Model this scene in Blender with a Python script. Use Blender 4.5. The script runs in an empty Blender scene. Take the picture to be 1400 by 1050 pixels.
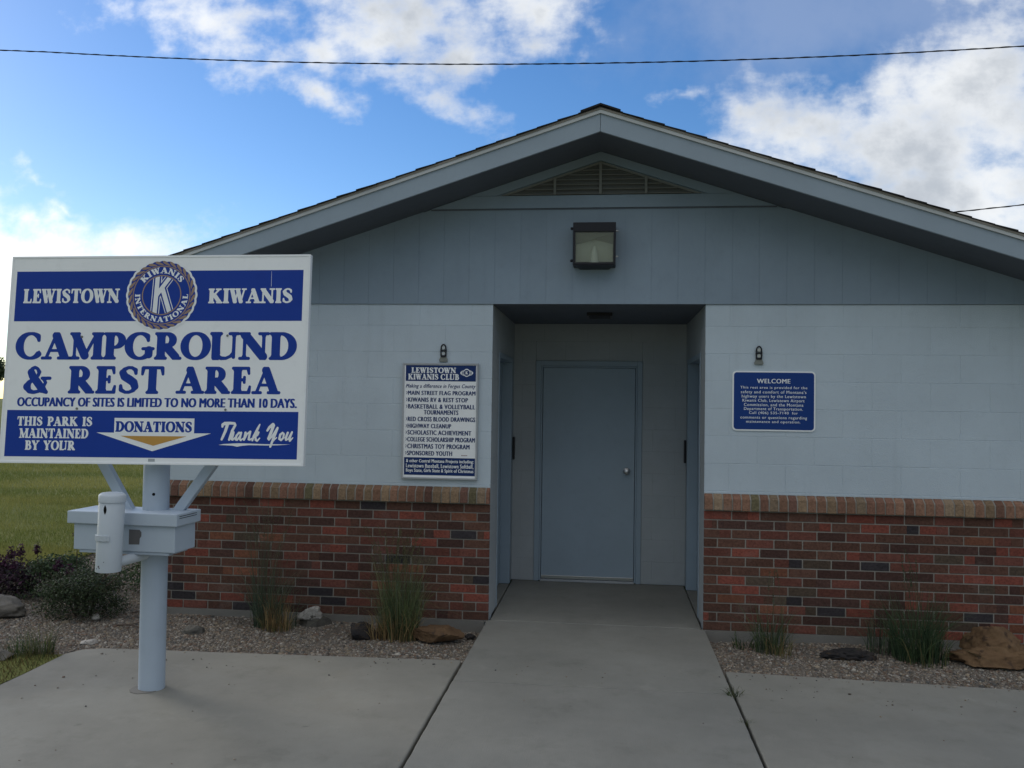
import bpy, math, random
import numpy as np
from mathutils import Vector, Matrix
from mathutils.noise import noise as pnoise

random.seed(7)
RNG = np.random.default_rng(11)
SC = bpy.context.scene
COL = SC.collection
PI = math.pi

# ------------------------------------------------------------------ camera
YAW, PIT, ROL, FPX = 0.1122, 0.0243, 0.0142, 1169.1911
fw = Vector((-math.sin(YAW) * math.cos(PIT), math.cos(YAW) * math.cos(PIT), math.sin(PIT)))
r0 = Vector((math.cos(YAW), math.sin(YAW), 0))
u0 = r0.cross(fw)
rr = math.cos(ROL) * r0 + math.sin(ROL) * u0
uu = -math.sin(ROL) * r0 + math.cos(ROL) * u0
cam_d = bpy.data.cameras.new('camera')
cam = bpy.data.objects.new('camera', cam_d)
COL.objects.link(cam)
M = Matrix((rr, uu, -fw)).transposed().to_4x4()
M.translation = Vector((0, -6.4783, 1.638))
cam.matrix_world = M
cam_d.sensor_fit = 'HORIZONTAL'
cam_d.sensor_width = 36.0
cam_d.lens = 36.0 * FPX / 1400.0
cam_d.clip_start = 0.05
cam_d.clip_end = 5000
SC.camera = cam

# ------------------------------------------------------------------ exposure
SC.view_settings.view_transform = 'Standard'
SC.view_settings.look = 'None'
SC.view_settings.exposure = 0.35
SC.view_settings.gamma = 1.0

# ------------------------------------------------------------------ sun and sky
SUN_EL = math.radians(24)
SUN_AZ = math.radians(-62)          # from +Y, negative = towards -X (left, behind the facade plane)
sd = Vector((math.sin(SUN_AZ) * math.cos(SUN_EL), math.cos(SUN_AZ) * math.cos(SUN_EL), math.sin(SUN_EL)))
sun_d = bpy.data.lights.new('sun', 'SUN')
sun_d.energy = 1.0                   # behind the bright cloud bank on the left: weak and soft
sun_d.angle = math.radians(24)
sun_d.color = (1.0, 0.93, 0.82)
sun = bpy.data.objects.new('sun', sun_d)
COL.objects.link(sun)
sun.rotation_euler = (-sd).to_track_quat('-Z', 'Y').to_euler()
sun.location = (-20, 10, 20)

SKY_STRENGTH = 0.12
world = bpy.data.worlds.new('World')
SC.world = world
world.use_nodes = True
wt = world.node_tree
wt.nodes.clear()


class NT:
    """tiny helper to write node trees"""
    def __init__(self, t):
        self.t = t

    def n(self, kind, **kw):
        nd = self.t.nodes.new(kind)
        for k, v in kw.items():
            setattr(nd, k, v)
        return nd

    def put(self, sock, v):
        if hasattr(v, 'is_output') or isinstance(v, bpy.types.NodeSocket):
            self.t.links.new(v, sock)
        else:
            if isinstance(v, (tuple, list)) and len(v) == 3 and sock.type == 'RGBA':
                v = tuple(v) + (1,)
            sock.default_value = v

    def math(self, op, a, b=None, c=None, clamp=False):
        nd = self.n('ShaderNodeMath', operation=op, use_clamp=clamp)
        self.put(nd.inputs[0], a)
        if b is not None:
            self.put(nd.inputs[1], b)
        if c is not None:
            self.put(nd.inputs[2], c)
        return nd.outputs[0]

    def vmath(self, op, a, b=None, out=0, scale=None):
        nd = self.n('ShaderNodeVectorMath', operation=op)
        self.put(nd.inputs[0], a)
        if b is not None:
            self.put(nd.inputs[1], b)
        if scale is not None:
            self.put(nd.inputs['Scale'], scale)
        return nd.outputs[out]

    def noise(self, vec, scale, detail=6, rough=0.55, out='Fac', dist=0.0):
        nd = self.n('ShaderNodeTexNoise')
        self.put(nd.inputs['Vector'], vec)
        nd.inputs['Scale'].default_value = scale
        nd.inputs['Detail'].default_value = detail
        nd.inputs['Roughness'].default_value = rough
        nd.inputs['Distortion'].default_value = dist
        return nd.outputs[out]

    def ramp(self, fac, stops, interp='LINEAR'):
        nd = self.n('ShaderNodeValToRGB')
        nd.color_ramp.interpolation = interp
        el = nd.color_ramp.elements
        while len(el) < len(stops):
            el.new(0.5)
        for e, (p, c) in zip(el, stops):
            e.position = p
            e.color = tuple(c) + (1,) if len(c) == 3 else c
        self.put(nd.inputs[0], fac)
        return nd.outputs[0]

    def smooth(self, v, a, b):
        nd = self.n('ShaderNodeMapRange', interpolation_type='SMOOTHSTEP')
        self.put(nd.inputs[0], v)
        nd.inputs[1].default_value = a
        nd.inputs[2].default_value = b
        return nd.outputs[0]

    def mix(self, f, a, b, blend='MIX'):
        nd = self.n('ShaderNodeMix', data_type='RGBA', blend_type=blend)
        self.put(nd.inputs[0], f)
        self.put(nd.inputs[6], a)
        self.put(nd.inputs[7], b)
        return nd.outputs[2]


def build_sky():
    g = NT(wt)
    sky = g.n('ShaderNodeTexSky', sky_type='NISHITA', sun_disc=False)
    sky.sun_elevation = SUN_EL
    sky.sun_rotation = SUN_AZ        # measured clockwise from +Y seen from above
    sky.altitude = 1200
    sky.air_density = 1.0
    sky.dust_density = 0.6
    sky.ozone_density = 1.6
    d = g.n('ShaderNodeTexCoord').outputs['Generated']
    sp = g.n('ShaderNodeSeparateXYZ')
    g.put(sp.inputs[0], d)
    x, y, z = sp.outputs
    ym = g.math('MAXIMUM', y, 0.12)
    cb = g.n('ShaderNodeCombineXYZ')
    g.put(cb.inputs[0], g.math('DIVIDE', x, ym))
    g.put(cb.inputs[1], g.math('DIVIDE', z, ym))
    p0 = cb.outputs[0]
    warp = g.vmath('SUBTRACT', g.noise(p0, 5.0, 5, 0.6, 'Color'), (0.5, 0.5, 0.5))
    p = g.vmath('ADD', p0, g.vmath('SCALE', warp, scale=0.13))
    # cloud banks: centre u, v, radius u, v, tilt, weight
    blobs = [(-.50, .485, .085, .045, -.25, 1.0), (-.43, .475, .07, .030, -.45, .8), (-.60, .505, .05, .018, .2, .5),
             (-.27, .475, .13, .070, .10, 1.2), (-.37, .425, .075, .022, .10, 1.0), (-.27, .412, .09, .024, .05, .8),
             (-.355, .378, .055, .020, -.40, 1.0), (-.22, .372, .08, .022, -.45, .55), (-.19, .425, .06, .04, .2, .8),
             (-.105, .468, .085, .055, .1, 1.2), (-.105, .412, .04, .016, -.1, .7), (-.045, .45, .035, .02, .3, .6),
             (.33, .315, .21, .075, .10, 1.35), (.21, .325, .095, .050, .25, 1.1), (.25, .275, .11, .040, -.25, .9), (.40, .385, .20, .055, .28, 1.25),
             (.30, .365, .13, .035, .22, 1.0), (.44, .255, .17, .060, -.05, 1.25), (.40, .215, .12, .035, -.1, .9), (.155, .345, .035, .014, .1, .7),
             (-.74, .150, .26, .080, -.06, 1.6), (-.735, .232, .12, .030, -.25, .8), (-.725, .288, .05, .013, -.25, .55), (-.68, .250, .04, .010, -.4, .5),
             (.36, .25, .20, .07, -.2, 1.2), (.47, .31, .16, .09, 0, 1.2), (.28, .225, .08, .03, -.3, .7), (-.60, .13, .30, .05, 0, .9),
             (.22, .255, .10, .035, -.33, 1.0), (.33, .285, .16, .06, -.1, 1.2),
             (.07, .365, .026, .009, .1, .6), (.02, .485, .02, .012, 0, .5), (.42, .49, .05, .018, 0, .7)]
    best = None
    for (cu, cv, ru, rv, tl, w) in blobs:
        q = g.vmath('SUBTRACT', p, (cu, cv, 0))
        if tl:
            rt = g.n('ShaderNodeVectorRotate', rotation_type='Z_AXIS')
            g.put(rt.inputs['Vector'], q)
            rt.inputs['Angle'].default_value = -tl
            q = rt.outputs[0]
        q = g.vmath('MULTIPLY', q, (1 / ru, 1 / rv, 0))
        ln = g.vmath('LENGTH', q, out=1)
        m = g.math('MULTIPLY', g.math('SUBTRACT', 1.35, ln), w * .75)
        best = m if best is None else g.math('SMOOTH_MAX', best, m, 0.35)
    fb = g.noise(p0, 9.0, 9, 0.58)
    fb2 = g.noise(g.vmath('MULTIPLY', p0, (1.0, 1.5, 1.0)), 22.0, 7, 0.6)
    dens_in = g.math('ADD', best, g.math('MULTIPLY', g.math('SUBTRACT', fb, .5), 2.5))
    dens_in = g.math('ADD', dens_in, g.math('MULTIPLY', g.math('SUBTRACT', fb2, .5), 1.25))
    front = g.math('MULTIPLY', g.smooth(dens_in, .02, 1.15), g.smooth(y, .10, .25))
    # thin veil upper right
    vl = g.vmath('LENGTH', g.vmath('MULTIPLY', g.vmath('SUBTRACT', p, (.27, .46, 0)), (1 / .36, 1 / .12, 0)), out=1)
    veil = g.math('MULTIPLY', g.smooth(g.math('ADD', vl, g.math('MULTIPLY', g.math('SUBTRACT', fb, .5), -1.6)), 1.1, .1), .55)
    veil = g.math('MULTIPLY', veil, g.smooth(y, .1, .25))
    # added cloud over the unseen rest of the sky (behind and beside the camera)
    rest = g.noise(d, 2.6, 7, .55)
    bk = g.smooth(y, .30, .05)
    back = g.math('MULTIPLY', g.smooth(rest, .38, .54), bk)
    dens = g.math('MAXIMUM', front, back)
    # cloud colour: bright rims, greyer thick parts
    thick = g.smooth(g.math('ADD', dens_in, g.math('MULTIPLY', g.math('SUBTRACT', g.noise(p0, 6.5, 6, .55), .5), 3.2)), .45, 1.8)
    left = g.smooth(g.math('DIVIDE', x, ym), -.35, -.75)
    thick = g.math('MULTIPLY', thick, g.math('SUBTRACT', 1.0, left))
    k = .92 / SKY_STRENGTH
    lit = g.mix(left, (.80 * k, .82 * k, .835 * k), (1.02 * k, 1.03 * k, 1.03 * k))
    ccol = g.mix(thick, lit, (.45 * k, .485 * k, .53 * k))
    hs = g.n('ShaderNodeHueSaturation')
    hs.inputs['Hue'].default_value = .506
    hs.inputs['Saturation'].default_value = 1.30
    hs.inputs['Value'].default_value = 1.0
    g.put(hs.inputs['Color'], sky.outputs[0])
    base = hs.outputs[0]
    # behind the camera: unseen cloud added for the light, dark low down, brighter overhead
    bcol = g.ramp(g.smooth(z, .08, .80), [(0, (.17 * k, .19 * k, .20 * k)), (.45, (.52 * k, .55 * k, .57 * k)), (1, (1.05 * k, 1.06 * k, 1.05 * k))])
    ccol = g.mix(bk, ccol, bcol)
    base = g.mix(veil, base, (.30 * k, .38 * k, .56 * k))
    fin = g.mix(g.math('MULTIPLY', dens, .96), base, ccol)
    bg = g.n('ShaderNodeBackground')
    g.put(bg.inputs[0], fin)
    bg.inputs[1].default_value = SKY_STRENGTH
    out = g.n('ShaderNodeOutputWorld')
    wt.links.new(bg.outputs[0], out.inputs[0])


build_sky()


# ------------------------------------------------------------------ materials
def material(name, base=(.5, .5, .5), rough=.7, spec=.3, build=None, metal=0.0):
    m = bpy.data.materials.new(name)
    m.use_nodes = True
    g = NT(m.node_tree)
    b = m.node_tree.nodes['Principled BSDF']
    b.inputs['Base Color'].default_value = tuple(base) + (1,)
    b.inputs['Roughness'].default_value = rough
    b.inputs['Specular IOR Level'].default_value = spec
    b.inputs['Metallic'].default_value = metal
    if build:
        build(g, b)
    return m


def bump(g, b, h, strength=.3, dist=.01):
    nd = g.n('ShaderNodeBump')
    nd.inputs['Strength'].default_value = strength
    nd.inputs['Distance'].default_value = dist
    g.put(nd.inputs['Height'], h)
    g.put(b.inputs['Normal'], nd.outputs[0])


def pos(g):
    return g.n('ShaderNodeNewGeometry').outputs['Position']


def paint(name, base, var=.10, rough=.55, grain=90, bstr=.25, bdist=.003, dirt=None, attr=False, spec=.25):
    """weathered paint: broad tone drift, fine grain, a little dirt"""
    def f(g, b):
        P = pos(g)
        n1 = g.noise(P, 1.3, 5, .6)
        n2 = g.noise(P, 14, 6, .65)
        c = g.mix(g.smooth(n1, .3, .7), tuple(v * (1 - var) for v in base), tuple(min(1, v * (1 + var)) for v in base))
        c = g.mix(g.math('MULTIPLY', g.smooth(n2, .52, .75), .25), c, tuple(v * .8 for v in base))
        if attr:
            a = g.n('ShaderNodeAttribute', attribute_name='Col').outputs['Color']
            c = g.mix(1.0, c, a, 'MULTIPLY')
        if dirt:
            sp = g.n('ShaderNodeSeparateXYZ')
            g.put(sp.inputs[0], P)
            streak = g.noise(g.vmath('MULTIPLY', P, (9, 9, .7)), 1.0, 5, .6)
            c = g.mix(g.math('MULTIPLY', g.smooth(streak, .54, .8), dirt), c, tuple(v * .55 for v in base))
        g.put(b.inputs['Base Color'], c)
        g.put(b.inputs['Roughness'], g.math('ADD', rough - .08, g.math('MULTIPLY', n2, .16)))
        bump(g, b, g.noise(P, grain, 4, .6), bstr, bdist)
    return material(name, base, rough, spec, f)


def attr_mat(name, rough=.85, grain=60, bstr=.5, bdist=.003, spec=.2, var=.35, trans=0.0):
    """colour per face from the attribute Col, broken up by noise"""
    def f(g, b):
        P = pos(g)
        a = g.n('ShaderNodeAttribute', attribute_name='Col').outputs['Color']
        n = g.noise(P, grain, 6, .65)
        c = g.mix(1.0, a, g.ramp(n, [(.25, (1 - var,) * 3), (.75, (1 + var,) * 3)]), 'MULTIPLY')
        if name == 'brick':
            c = g.mix(g.math('MULTIPLY', g.smooth(g.noise(P, 3.2, 7, .68), .56, .74), .16), c, (.34, .31, .28))
            c = g.mix(g.math('MULTIPLY', g.smooth(g.noise(g.vmath('ADD', P, (4, 9, 2)), 2.1, 7, .7), .55, .72), .35), c, (.035, .03, .028))
        g.put(b.inputs['Base Color'], c)
        if bstr:
            bump(g, b, n, bstr, bdist)
        if trans:
            tr = g.n('ShaderNodeBsdfTranslucent')
            g.put(tr.inputs[0], c)
            mx = g.n('ShaderNodeMixShader')
            mx.inputs[0].default_value = trans
            out = [n_ for n_ in g.t.nodes if n_.type == 'OUTPUT_MATERIAL'][0]
            g.t.links.new(b.outputs[0], mx.inputs[1])
            g.t.links.new(tr.outputs[0], mx.inputs[2])
            g.t.links.new(mx.outputs[0], out.inputs[0])
    return material(name, (.3, .3, .3), rough, spec, f)


def m_concrete(name, base, seed=0.0):
    def f(g, b):
        P = g.vmath('ADD', pos(g), (seed, seed * 2, 0))
        big = g.noise(P, .9, 6, .62)
        mid = g.noise(P, 5.5, 7, .68)
        fine = g.noise(P, 260, 3, .7)
        c = g.mix(g.smooth(big, .3, .72), tuple(v * .86 for v in base), tuple(v * 1.12 for v in base))
        c = g.mix(g.math('MULTIPLY', g.smooth(mid, .5, .78), .45), c, tuple(v * q for v, q in zip(base, (.74, .73, .70))))
        c = g.mix(g.math('MULTIPLY', g.smooth(fine, .58, .8), .5), c, tuple(v * .62 for v in base))
        vo = g.n('ShaderNodeTexVoronoi')
        g.put(vo.inputs['Vector'], P)
        vo.inputs['Scale'].default_value = 3.1
        spots = g.math('MULTIPLY', g.smooth(vo.outputs['Distance'], .075, .04), g.smooth(mid, .48, .6))
        c = g.mix(g.math('MULTIPLY', spots, .6), c, tuple(v * .55 for v in base))
        # rust-brown drift
        c = g.mix(g.math('MULTIPLY', g.smooth(g.noise(P, 1.7, 5, .6), .55, .8), .3), c, (base[0] * 1.0, base[1] * .92, base[2] * .80))
        st = g.noise(g.vmath('ADD', P, (7.1, 3.3, 0)), 2.3, 8, .72)
        c = g.mix(g.math('MULTIPLY', g.smooth(st, .53, .70), .38), c, tuple(v * q for v, q in zip(base, (.60, .60, .58))))
        c = g.mix(g.math('MULTIPLY', g.smooth(st, .44, .30), .35), c, tuple(min(1, v * 1.28) for v in base))
        broom = g.noise(g.vmath('MULTIPLY', P, (26, 1.2, 1)), 9.0, 4, .6)
        c = g.mix(g.math('MULTIPLY', g.smooth(broom, .5, .8), .16), c, tuple(v * .7 for v in base))
        pit = g.noise(P, 75, 4, .7)
        c = g.mix(g.math('MULTIPLY', g.smooth(pit, .62, .72), .55), c, tuple(v * .5 for v in base))
        g.put(b.inputs['Base Color'], c)
        bump(g, b, g.math('ADD', g.math('MULTIPLY', fine, .5), g.math('ADD', g.math('MULTIPLY', broom, .8), g.math('MULTIPLY', pit, -.6))), .4, .004)
    return material(name, base, .88, .2, f)


PAINT = (.52, .592, .645)
M_BLOCK = paint('painted_block', PAINT, .05, .62, 140, .7, .004, dirt=.20, attr=True)
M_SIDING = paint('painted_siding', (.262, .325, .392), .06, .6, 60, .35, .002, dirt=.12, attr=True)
M_FASCIA = paint('painted_fascia', (.31, .37, .43), .05, .5, 50, .2, .002, dirt=.1)
M_TRIM = paint('pale_drip_edge', (.55, .56, .56), .05, .45, 50, .1, .001)
M_TRIMB = paint('taupe_starter', (.28, .25, .22), .08, .6, 50, .1, .001)
M_SOFFIT = paint('shaded_soffit', (.115, .13, .155), .05, .65, 50, .2, .002)  # deep shade under the eave and in the recess darkened into the colour
M_DOOR = paint('door_paint', (.335, .41, .48), .05, .42, 30, .08, .001, dirt=.06)
M_FRAME = paint('door_frame_paint', (.31, .38, .445), .05, .45, 30, .08, .001, dirt=.08)
M_VENT = paint('vent_paint', (.215, .215, .20), .06, .55, 40, .1, .001)
M_POST = paint('post_paint', (.41, .475, .55), .06, .42, 25, .12, .002, dirt=.12)
M_BOX = paint('box_paint', (.45, .515, .585), .05, .45, 25, .1, .002, dirt=.08)
M_PIPE = paint('pipe_paint', (.50, .545, .585), .05, .4, 25, .1, .002, dirt=.10)
M_WHITE = paint('sign_white', (.90, .91, .91), .025, .34, 30, .03, .001, dirt=.04)
M_BLUE = paint('sign_blue', (.007, .042, .31), .04, .34, 30, .02, .001)
M_NAVY = paint('sign_navy', (.008, .032, .14), .05, .4, 30, .02, .001)
M_ROYAL = paint('highway_blue', (.008, .045, .22), .05, .4, 30, .02, .001)
M_LETTER = paint('letter_white', (.87, .885, .89), .02, .4, 30, .02, .001)
M_ROPE = paint('emblem_tan', (.34, .235, .175), .05, .4, 30, .02, .001)
M_GOLD = paint('arrow_gold', (.55, .30, .07), .05, .4, 30, .02, .001)
M_ALU = paint('aluminium_frame', (.40, .42, .44), .06, .35, 60, .05, .001)
M_BLACK = paint('black_metal', (.018, .017, .022), .1, .38, 60, .1, .001)
M_DARK = material('dark_gap', (.012, .012, .012), .95, .05)
M_SHADE = paint('vent_screen', (.12, .12, .115), .1, .8, 60, .1, .001)
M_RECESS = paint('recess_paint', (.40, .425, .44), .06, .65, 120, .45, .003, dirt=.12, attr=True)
M_REFL = paint('lamp_reflector', (.74, .75, .67), .04, .35, 40, .02, .001)
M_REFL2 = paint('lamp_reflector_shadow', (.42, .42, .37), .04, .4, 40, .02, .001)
M_BULB = paint('lamp_bulb', (.88, .90, .84), .02, .3, 40, .02, .001)
M_STEEL = material('brushed_steel', (.50, .50, .50), .32, .5, metal=1.0)
M_SHINGLE = attr_mat('asphalt_shingle', .95, 140, .8, .004, .1, .5)
M_BRICK = attr_mat('brick', .88, 70, .7, .004, .15, .45)
M_MORTAR = m_concrete('mortar', (.31, .285, .25), 3.0)
M_FOUND = m_concrete('foundation_concrete', (.205, .195, .175), 5.0)
M_CONC = m_concrete('concrete', (.258, .248, .215), 0.0)
M_CONC2 = m_concrete('path_concrete', (.246, .240, .213), 9.0)
M_BLADE = attr_mat('grass_blade', .7, 8, 0, 0, .25, .2, trans=.3)
M_LEAF = attr_mat('leaf', .65, 8, 0, 0, .3, .25, trans=.25)
M_STONE = attr_mat('pebble', .85, 90, .3, .002, .2, .25)
M_BARK = paint('bark', (.09, .065, .05), .2, .9, 30, .8, .01)
M_CABLE = material('cable_black', (.012, .012, .014), .6, .3)
M_PATCH = paint('bare_patch', (.13, .125, .125), .1, .7, 60, .2, .001)
M_HOOK = paint('bracket_grey', (.20, .21, .19), .15, .5, 60, .2, .001)


def m_rock(name, a, bcol, c, scale=7.0, streak=None):
    def f(g, b):
        P = pos(g)
        n = g.noise(P, scale, 8, .65)
        col = g.ramp(n, [(.32, a), (.52, bcol), (.72, c)])
        if streak:
            col = g.mix(g.smooth(g.noise(P, scale * 1.7, 6, .6), .56, .64), col, streak)
        g.put(b.inputs['Base Color'], col)
        bump(g, b, g.noise(P, scale * 5, 6, .65), .7, .012)
    return material(name, a, .9, .15, f)


def m_ground(name, cols, s1, s2, bs=.6):
    def f(g, b):
        P = pos(g)
        n1 = g.noise(P, s1, 6, .6)
        n2 = g.noise(P, s2, 6, .7)
        c = g.ramp(n1, [(.3, cols[0]), (.5, cols[1]), (.72, cols[2])])
        c = g.mix(.55, c, g.ramp(n2, [(.25, cols[3]), (.75, cols[4])]))
        g.put(b.inputs['Base Color'], c)
        bump(g, b, n2, bs, .02)
    return material(name, cols[1], .95, .1, f)


M_LAWN = m_ground('lawn_soil', [(.12, .145, .038), (.17, .185, .05), (.23, .225, .068), (.10, .115, .035), (.22, .215, .07)], .45, 22)
M_GRAVEL = m_ground('gravel_bed', [(.15, .13, .108), (.19, .163, .134), (.23, .20, .165), (.08, .07, .058), (.28, .24, .20)], 1.2, 110, .8)


# ------------------------------------------------------------------ mesh helpers
def root_loc(o):
    v = Vector((0, 0, 0))
    while o is not None:
        v += o.location
        o = o.parent
    return v


def tag(o, label=None, cat=None, group=None, kind=None):
    for k, v in (('label', label), ('category', cat), ('group', group), ('kind', kind)):
        if v:
            o[k] = v
    return o


def thing(name, loc, label, cat, group=None):
    o = bpy.data.objects.new(name, None)
    COL.objects.link(o)
    o.location = loc
    o.empty_display_size = .1
    return tag(o, label, cat, group)


class MB:
    def __init__(self):
        self.v, self.f, self.c, self.m = [], [], [], []

    def add(self, verts, faces, col=None, mi=0):
        o = len(self.v)
        self.v += [tuple(p) for p in verts]
        for f in faces:
            self.f.append(tuple(o + i for i in f))
            self.c.append(col or (1, 1, 1))
            self.m.append(mi)

    def box(self, x0, x1, y0, y1, z0, z1, col=None, fn=None, mi=0):
        p = [(x, y, z) for z in (z0, z1) for y in (y0, y1) for x in (x0, x1)]
        if fn:
            p = [fn(*q) for q in p]
        self.add(p, [(0, 2, 3, 1), (4, 5, 7, 6), (0, 1, 5, 4), (2, 6, 7, 3), (0, 4, 6, 2), (1, 3, 7, 5)], col, mi)

    def quad(self, a, b, c, d, col=None):
        self.add([a, b, c, d], [(0, 1, 2, 3)], col)

    def tube(self, pts, rad, n=12, cap=True, col=None):
        pts = [Vector(p) for p in pts]
        rad = rad if isinstance(rad, (list, tuple)) else [rad] * len(pts)
        o = len(self.v)
        prev = None
        for i, p in enumerate(pts):
            t = (pts[min(i + 1, len(pts) - 1)] - pts[max(i - 1, 0)]).normalized()
            if prev is None:
                a = Vector((0, 0, 1)) if abs(t.z) < .9 else Vector((1, 0, 0))
                e1 = t.cross(a).normalized()
            else:
                e1 = (prev - t * prev.dot(t)).normalized()
            prev = e1
            e2 = t.cross(e1)
            for k in range(n):
                q = 2 * PI * k / n
                self.v.append(tuple(p + (e1 * math.cos(q) + e2 * math.sin(q)) * rad[i]))
        for i in range(len(pts) - 1):
            for k in range(n):
                a, b = o + i * n + k, o + i * n + (k + 1) % n
                self.f.append((a, b, b + n, a + n))
                self.c.append(col or (1, 1, 1))
                self.m.append(0)
        if cap:
            self.f.append(tuple(o + k for k in range(n))[::-1])
            self.f.append(tuple(o + (len(pts) - 1) * n + k for k in range(n)))
            self.c += [col or (1, 1, 1)] * 2
            self.m += [0, 0]

    def prism(self, poly, fn, d0, d1, col=None):
        n = len(poly)
        self.add([fn(x, y, d0) for x, y in poly] + [fn(x, y, d1) for x, y in poly],
                 [tuple(range(n))[::-1], tuple(range(n, 2 * n))] + [(i, (i + 1) % n, n + (i + 1) % n, n + i) for i in range(n)], col)

    def build(self, name, mat, parent=None, smooth=False, bevel=0.0, normals=True):
        me = bpy.data.meshes.new(name)
        off = root_loc(parent)
        V = np.array(self.v, dtype=float).reshape(-1, 3) - np.array(off)
        me.from_pydata(V.tolist(), [], self.f)
        for mm in (mat if isinstance(mat, (list, tuple)) else [mat]):
            me.materials.append(mm)
        if any(self.m):
            me.polygons.foreach_set('material_index', self.m)
        if any(c != (1, 1, 1) for c in self.c):
            at = me.color_attributes.new('Col', 'FLOAT_COLOR', 'CORNER')
            ls = np.empty(len(me.polygons), dtype=np.int32)
            me.polygons.foreach_get('loop_total', ls)
            cc = np.repeat(np.array([tuple(c)[:3] + (1,) for c in self.c], dtype=np.float32), ls, axis=0)
            at.data.foreach_set('color', cc.ravel())
        else:
            at = me.color_attributes.new('Col', 'FLOAT_COLOR', 'CORNER')
            at.data.foreach_set('color', np.ones(len(me.loops) * 4, dtype=np.float32))
        if smooth:
            me.polygons.foreach_set('use_smooth', [True] * len(me.polygons))
        me.update()
        if normals:
            import bmesh
            bm = bmesh.new()
            bm.from_mesh(me)
            bmesh.ops.recalc_face_normals(bm, faces=bm.faces)
            bm.to_mesh(me)
            bm.free()
        o = bpy.data.objects.new(name, me)
        COL.objects.link(o)
        if parent is not None:
            o.parent = parent
        if bevel:
            b = o.modifiers.new('bevel', 'BEVEL')
            b.width = bevel
            b.segments = 2
            b.limit_method = 'ANGLE'
            b.angle_limit = math.radians(40)
        if smooth:
            w = o.modifiers.new('split', 'EDGE_SPLIT')
            w.split_angle = math.radians(42)
        return o


def mesh_np(name, V, F, C, mat, parent=None, smooth=False):
    """big mesh from numpy arrays; F has equal sized faces, C is a colour per face"""
    me = bpy.data.meshes.new(name)
    V = np.asarray(V, dtype=np.float32) - np.array(root_loc(parent), dtype=np.float32)
    k = F.shape[1]
    me.vertices.add(len(V))
    me.vertices.foreach_set('co', V.ravel())
    me.loops.add(F.size)
    me.loops.foreach_set('vertex_index', F.ravel().astype(np.int32))
    me.polygons.add(len(F))
    me.polygons.foreach_set('loop_start', np.arange(0, F.size, k, dtype=np.int32))
    me.update(calc_edges=True)
    at = me.color_attributes.new('Col', 'FLOAT_COLOR', 'CORNER')
    cc = np.repeat(np.c_[C, np.ones(len(C))].astype(np.float32), k, axis=0)
    at.data.foreach_set('color', cc.ravel())
    me.materials.append(mat)
    if smooth:
        me.polygons.foreach_set('use_smooth', [True] * len(me.polygons))
    me.validate()
    o = bpy.data.objects.new(name, me)
    COL.objects.link(o)
    if parent is not None:
        o.parent = parent
    return o


# ------------------------------------------------------------------ lettering
def loops_to_mesh(loops):
    """filled flat mesh (2D verts, faces) from closed loops, holes by even-odd"""
    cu = bpy.data.curves.new('tmp', 'CURVE')
    cu.dimensions = '2D'
    cu.fill_mode = 'FRONT'
    for lp in loops:
        s = cu.splines.new('POLY')
        s.points.add(len(lp) - 1)
        s.points.foreach_set('co', np.c_[np.array(lp), np.zeros(len(lp)), np.ones(len(lp))].astype(np.float32).ravel())
        s.use_cyclic_u = True
    return curve_mesh(cu)


def curve_mesh(cu):
    ob = bpy.data.objects.new('tmp', cu)
    COL.objects.link(ob)
    dg = bpy.context.evaluated_depsgraph_get()
    me = bpy.data.meshes.new_from_object(ob.evaluated_get(dg))
    V = np.array([v.co[:2] for v in me.vertices]).reshape(-1, 2)
    F = [tuple(p.vertices) for p in me.polygons]
    bpy.data.objects.remove(ob)
    bpy.data.curves.remove(cu)
    bpy.data.meshes.remove(me)
    return V, F


def sans(text, bold=0.0, shear=0.0, spacing=1.0):
    cu = bpy.data.curves.new('tmp', 'FONT')
    cu.body = text
    cu.size = 1
    cu.offset = bold
    cu.shear = shear
    cu.space_character = spacing
    cu.resolution_u = 3
    cu.fill_mode = 'FRONT'
    cu.dimensions = '2D'
    return curve_mesh(cu)


def contour(field, xs, ys):
    """marching squares at level 0 (inside < 0) -> closed loops"""
    H, W = field.shape
    ins = field < 0
    segs = {}

    def ip(a, b):
        (i, j), (k, l) = a, b
        fa, fb = field[i, j], field[k, l]
        t = fa / (fa - fb)
        return (xs[j] + t * (xs[l] - xs[j]), ys[i] + t * (ys[k] - ys[i]))
    pts = {}
    code = ins[:-1, :-1] * 1 + ins[:-1, 1:] * 2 + ins[1:, 1:] * 4 + ins[1:, :-1] * 8
    for i, j in zip(*np.nonzero((code > 0) & (code < 15))):
        c = code[i, j]
        e = {0: ((i, j), (i, j + 1)), 1: ((i, j + 1), (i + 1, j + 1)), 2: ((i + 1, j), (i + 1, j + 1)), 3: ((i, j), (i + 1, j))}
        tab = {1: [(3, 0)], 2: [(0, 1)], 3: [(3, 1)], 4: [(1, 2)], 5: [(3, 2), (1, 0)], 6: [(0, 2)], 7: [(3, 2)],
               8: [(2, 3)], 9: [(2, 0)], 10: [(0, 3), (2, 1)], 11: [(2, 1)], 12: [(1, 3)], 13: [(1, 0)], 14: [(0, 3)]}[int(c)]
        for a, b in tab:
            segs[e[a]] = e[b]
            pts[e[a]] = ip(*e[a])
            pts[e[b]] = ip(*e[b])
    loops = []
    while segs:
        k = next(iter(segs))
        lp = []
        cur = k
        while cur in segs:
            lp.append(pts[cur])
            cur = segs.pop(cur)
        if len(lp) > 3:
            loops.append(rdp(lp))
    return loops


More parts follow.
